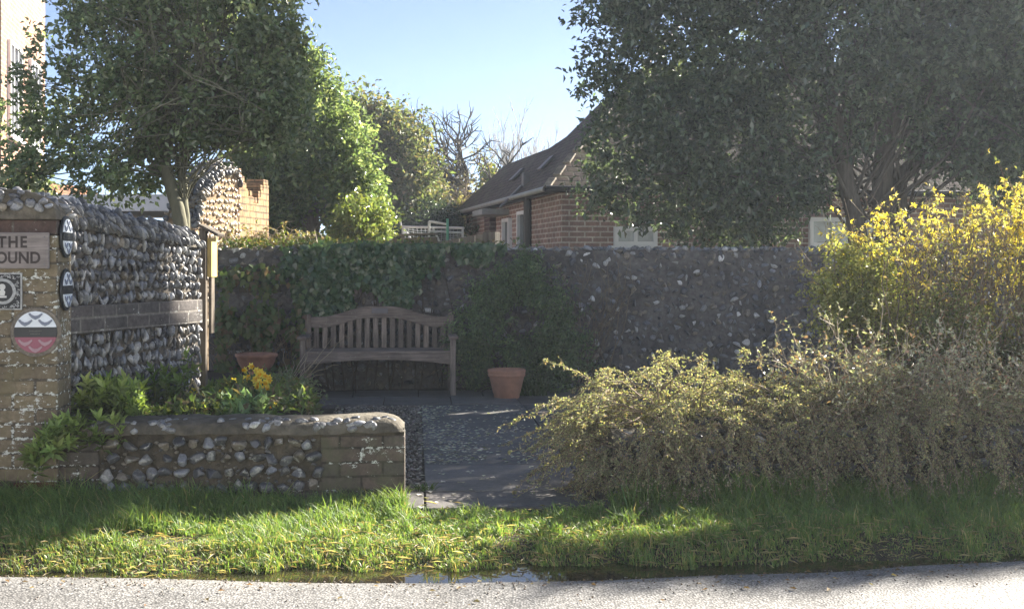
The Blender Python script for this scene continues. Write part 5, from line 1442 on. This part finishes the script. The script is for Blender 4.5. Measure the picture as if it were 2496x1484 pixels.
def tube_obj(name, pts, r, mat, parent, sides=10):
    P = np.array([pts], float); return np_obj(name, [tubes(P, np.full(P.shape[:2], r), sides)], mat, parent, smooth=True)
tube_obj('gutter', [A + np.array([-.05, -.05, -.03]), (A + Bc) / 2 + np.array([-.05, 0, -.03]), Bc + np.array([-.05, 0, -.03])], .038, M_grey_plastic, hb)
tube_obj('gutter', [A + np.array([-.05, -.06, -.03]), A + np.array([4, -.06, -.03]), FR + np.array([0, -.06, -.03])], .05, M_dark_plastic, hb)
boxo('soffit', (4.5, 4.25, 2.295), (9.2, 8.75, .03), M_dark_plastic, hb, bevel=0)
for xx, yy in ((1320, 500), (1268, 517)):      # small roof vents
    p = on_slope(xx * 0 + (1263 if xx == 1268 else 1335), 430 if xx == 1268 else 402)
    bm = bmesh.new(); box(bm, p + np.array([-.03, 0, .03]), (.30, .30, .03), Matrix.Rotation(-PI / 4, 4, 'Y')); bm_obj('roof_vent', bm, M_vent, rf, bevel=.008)
p = on_slope(1284, 446)
bm = bmesh.new(); box(bm, p + np.array([-.02, 0, .05]), (.10, .16, .22)); box(bm, p + np.array([-.26, 0, -.22]), (.50, .13, .03), Matrix.Rotation(-PI / 4, 4, 'Y')); bm_obj('flue', bm, M_vent, rf, bevel=.01)
def side_unit(y0, y1, z0, z1, name, gl):
    bm = bmesh.new()
    for yy in (y0 + .03, y1 - .03): box(bm, (-.02, yy, (z0 + z1) / 2), (.10, .06, z1 - z0))
    box(bm, (-.021, (y0 + y1) / 2, z1 - .03), (.098, y1 - y0 - .12, .06)); box(bm, (-.021, (y0 + y1) / 2, (z0 + z1) / 2 + .1), (.09, y1 - y0 - .12, .05))
    f = bm_obj(name, bm, M_white, hb, bevel=.004)
    bm = bmesh.new(); box(bm, (-.006, (y0 + y1) / 2, (z0 + z1) / 2), (.025, y1 - y0 - .1, z1 - z0 - .08)); bm_obj('pane', bm, gl, f)
side_unit(2.15, 2.85, .2, 2.12, 'door', M_glass)
side_unit(3.55, 4.15, .9, 2.05, 'window', M_glass)
boxo('door_canopy', (-.22, 4.3, 2.16), (.50, 1.0, .10), M_grey_plastic, hb, bevel=.01)
tube_obj('downpipe', [(-.06, 2.02, 2.3), (-.06, 2.02, 1.0), (-.06, 2.02, -.05)], .06, M_dark_plastic, hb)
boxo('buttress', (-.06, 5.3, 1.1), (.12, .55, 2.36), brick_mat('dark_red_brick', (.075, .035, .03), (.06, .03, .028), (.2, .17, .14), msize=.01), hb, bevel=.0)
tube_obj('downpipe', [(-.22, 8.62, 2.28), (-.08, 8.5, 2.0), (-.08, 8.5, -.05)], .05, M_dark_plastic, hb)
# front windows, placed by where they show
def front_x(px):
    k = (px - 1248) / F; return (k * HO[1] - HO[0]) / (hx[0] - k * hx[1])
for x0, x1_, zt_, bars in ((1495, 1600, 1.80, 1), (1970, 2085, 1.95, 1), (2100, 2210, 1.95, 1)):
    a_, b_ = front_x(x0), front_x(x1_); zb_ = 1.545 if x0 == 1490 else 1.53
    house_window(hb, (a_ + b_) / 2, (zt_ + zb_) / 2, b_ - a_, zt_ - zb_, bars, glass=plain('curtained_glass', (.45, .50, .52), rough=.15, var=.35, scale=3, bump=0))

# ------------------------------------------------------------------ garden fence and net frame behind the rear wall
G0 = at(1065, 600, 16.0); G1 = at(1197, 600, 15.4); G0[2] = G1[2] = 0
gl_ = np.linalg.norm(G1 - G0); ga = math.atan2(G1[1] - G0[1], G1[0] - G0[0])
fe = empty('timber_fence', 'grey vertical board fence beside the bungalow wall', 'fence', G0, ga)
nb = 7
for j in range(nb):
    w_ = gl_ / nb; zt_ = np.interp(j, [0, nb - 1], [1.56, 1.67])
    boxo('board', (w_ * (j + .5), (j % 2) * .012, zt_ / 2), (w_ - .008, .02, zt_ + U(-.01, .01)), M_fence, fe, bevel=.003)
boxo('rail', (gl_ / 2, .035, 1.2), (gl_, .04, .08), M_fence, fe)
boxo('post', (gl_ + .05, .01, .83), (.10, .10, 1.68), M_fence, fe)
G0 = at(880, 600, 19.0); G1 = at(1065, 600, 17.5); G0[2] = G1[2] = 0
gl_ = np.linalg.norm(G1 - G0); ga = math.atan2(G1[1] - G0[1], G1[0] - G0[0])
fe2 = empty('panel_fence', 'low dark wooden fence panel left of the board fence', 'fence', G0, ga)
bm = bmesh.new()
for j in range(7): box(bm, (gl_ / 2, (j % 2) * .008, .75 + j * .14), (gl_, .02, .132))
bm_obj('panel', bm, M_fence, fe2, bevel=.003)
boxo('capping', (gl_ / 2, 0, 1.70), (gl_, .06, .03), M_fence, fe2)
for x in (0, gl_ / 2): boxo('post', (x, .06, .83), (.08, .08, 1.74), M_fence, fe2)
nf = empty('net_frame', 'white pole frame draped with netting behind the board fence', 'frame')
M_pole = plain('white_pole', (.6, .61, .6), rough=.4, var=.1, bump=0)
M_greenpole = plain('green_pole', (.12, .42, .3), rough=.4, var=.1, bump=0)
def pole(a, b, r, m=M_pole): tube_obj('pole', [at(*a), (at(*a) + at(*b)) / 2, at(*b)], r, m, nf, 6)
pole((978, 553, 20), (1130, 556, 19), .022); pole((982, 553, 20), (985, 690, 20), .022); pole((1046, 540, 18.6), (1044, 690, 18.6), .02); pole((1046, 540, 18.6), (1090, 547, 18.4), .018)
pole((1091, 533, 18.4), (1091, 690, 18.4), .022, M_greenpole); pole((1055, 556, 18.5), (1072, 590, 18.5), .018); pole((1046, 563, 19), (1130, 568, 19), .018); pole((983, 553, 20), (1003, 585, 19.5), .018); pole((1128, 556, 19), (1128, 690, 19), .02); pole((978, 553, 20), (975, 535, 20), .015)
nl_, ws = [], []
for j in range(14):
    x = 986 + j * 10
    nl_.append([at(x, 556, 19.4), at(x + U(-3, 3), 572, 19.3), at(x + U(-4, 4), 590, 19.3), at(x, 620, 19.3)])
for j in range(9):
    y = 558 + j * 5
    nl_.append([at(985, y, 19.5), at(1020, y + 5, 19.4), at(1070, y + 4, 19.2), at(1128, y, 19.1)])
P = np.array(nl_); np_obj('netting', [tubes(P, np.full(P.shape[:2], .004), 3)], plain('net_cord', (.4, .42, .42), var=.2, bump=0), nf)

# ------------------------------------------------------------------ thin haze added to lift shadows, standing in for lens-flare veil
hm = bpy.data.materials.new('veil_haze'); hm.use_nodes = True; hm.node_tree.nodes.clear()
ho = hm.node_tree.nodes.new('ShaderNodeOutputMaterial'); hv = hm.node_tree.nodes.new('ShaderNodeVolumePrincipled')
hv.inputs['Color'].default_value = (.78, .88, 1.0, 1); hv.inputs['Density'].default_value = 0.0017; hv.inputs['Anisotropy'].default_value = 0.35
hm.node_tree.links.new(hv.outputs[0], ho.inputs['Volume']); hm.cycles.homogeneous_volume = True
bm = bmesh.new(); box(bm, (0, 13, 5.4), (190, 112, 13.2)); me = bpy.data.meshes.new('haze'); bm.to_mesh(me); bm.free()
tag(link('haze', me, hm), kind='stuff')

# ------------------------------------------------------------------ light, sky, camera
w = bpy.data.worlds.new('World'); scn.world = w; w.use_nodes = True
nt = w.node_tree; bg = nt.nodes['Background']
sk = nt.nodes.new('ShaderNodeTexSky'); sk.sky_type = 'NISHITA'; sk.sun_disc = False
sk.sun_elevation = SUN_EL; sk.sun_rotation = SUN_AZ; sk.air_density = 0.38; sk.dust_density = 0.25; sk.ozone_density = 0.0
nt.links.new(sk.outputs[0], bg.inputs[0]); bg.inputs[1].default_value = 0.05
sd = bpy.data.lights.new('sun', 'SUN'); sd.energy = 5.0; sd.angle = math.radians(.53); sd.color = (1.0, .92, .80)
so = bpy.data.objects.new('sun', sd); col.objects.link(so)
so.rotation_euler = Vector(SUN).to_track_quat('Z', 'Y').to_euler()

cd = bpy.data.cameras.new('camera'); cam = bpy.data.objects.new('camera', cd); col.objects.link(cam)
cam.location = (0, 0, CH); cam.rotation_euler = (PI / 2, 0, 0)
cd.sensor_width = 36.0; cd.lens = 36.0 * F / 2496; cd.clip_start = .05; cd.clip_end = 1000
cd.shift_y = (644 - 742) / 2496
scn.camera = cam
scn.view_settings.view_transform = 'Standard'; scn.view_settings.look = 'None'; scn.view_settings.gamma = 1.0
scn.view_settings.exposure = 2.35
scn.render.engine = 'CYCLES'
scn.cycles.use_denoising = True
scn.cycles.max_bounces = 12; scn.cycles.diffuse_bounces = 7; scn.cycles.transmission_bounces = 6
scn.cycles.sample_clamp_indirect = 8.0
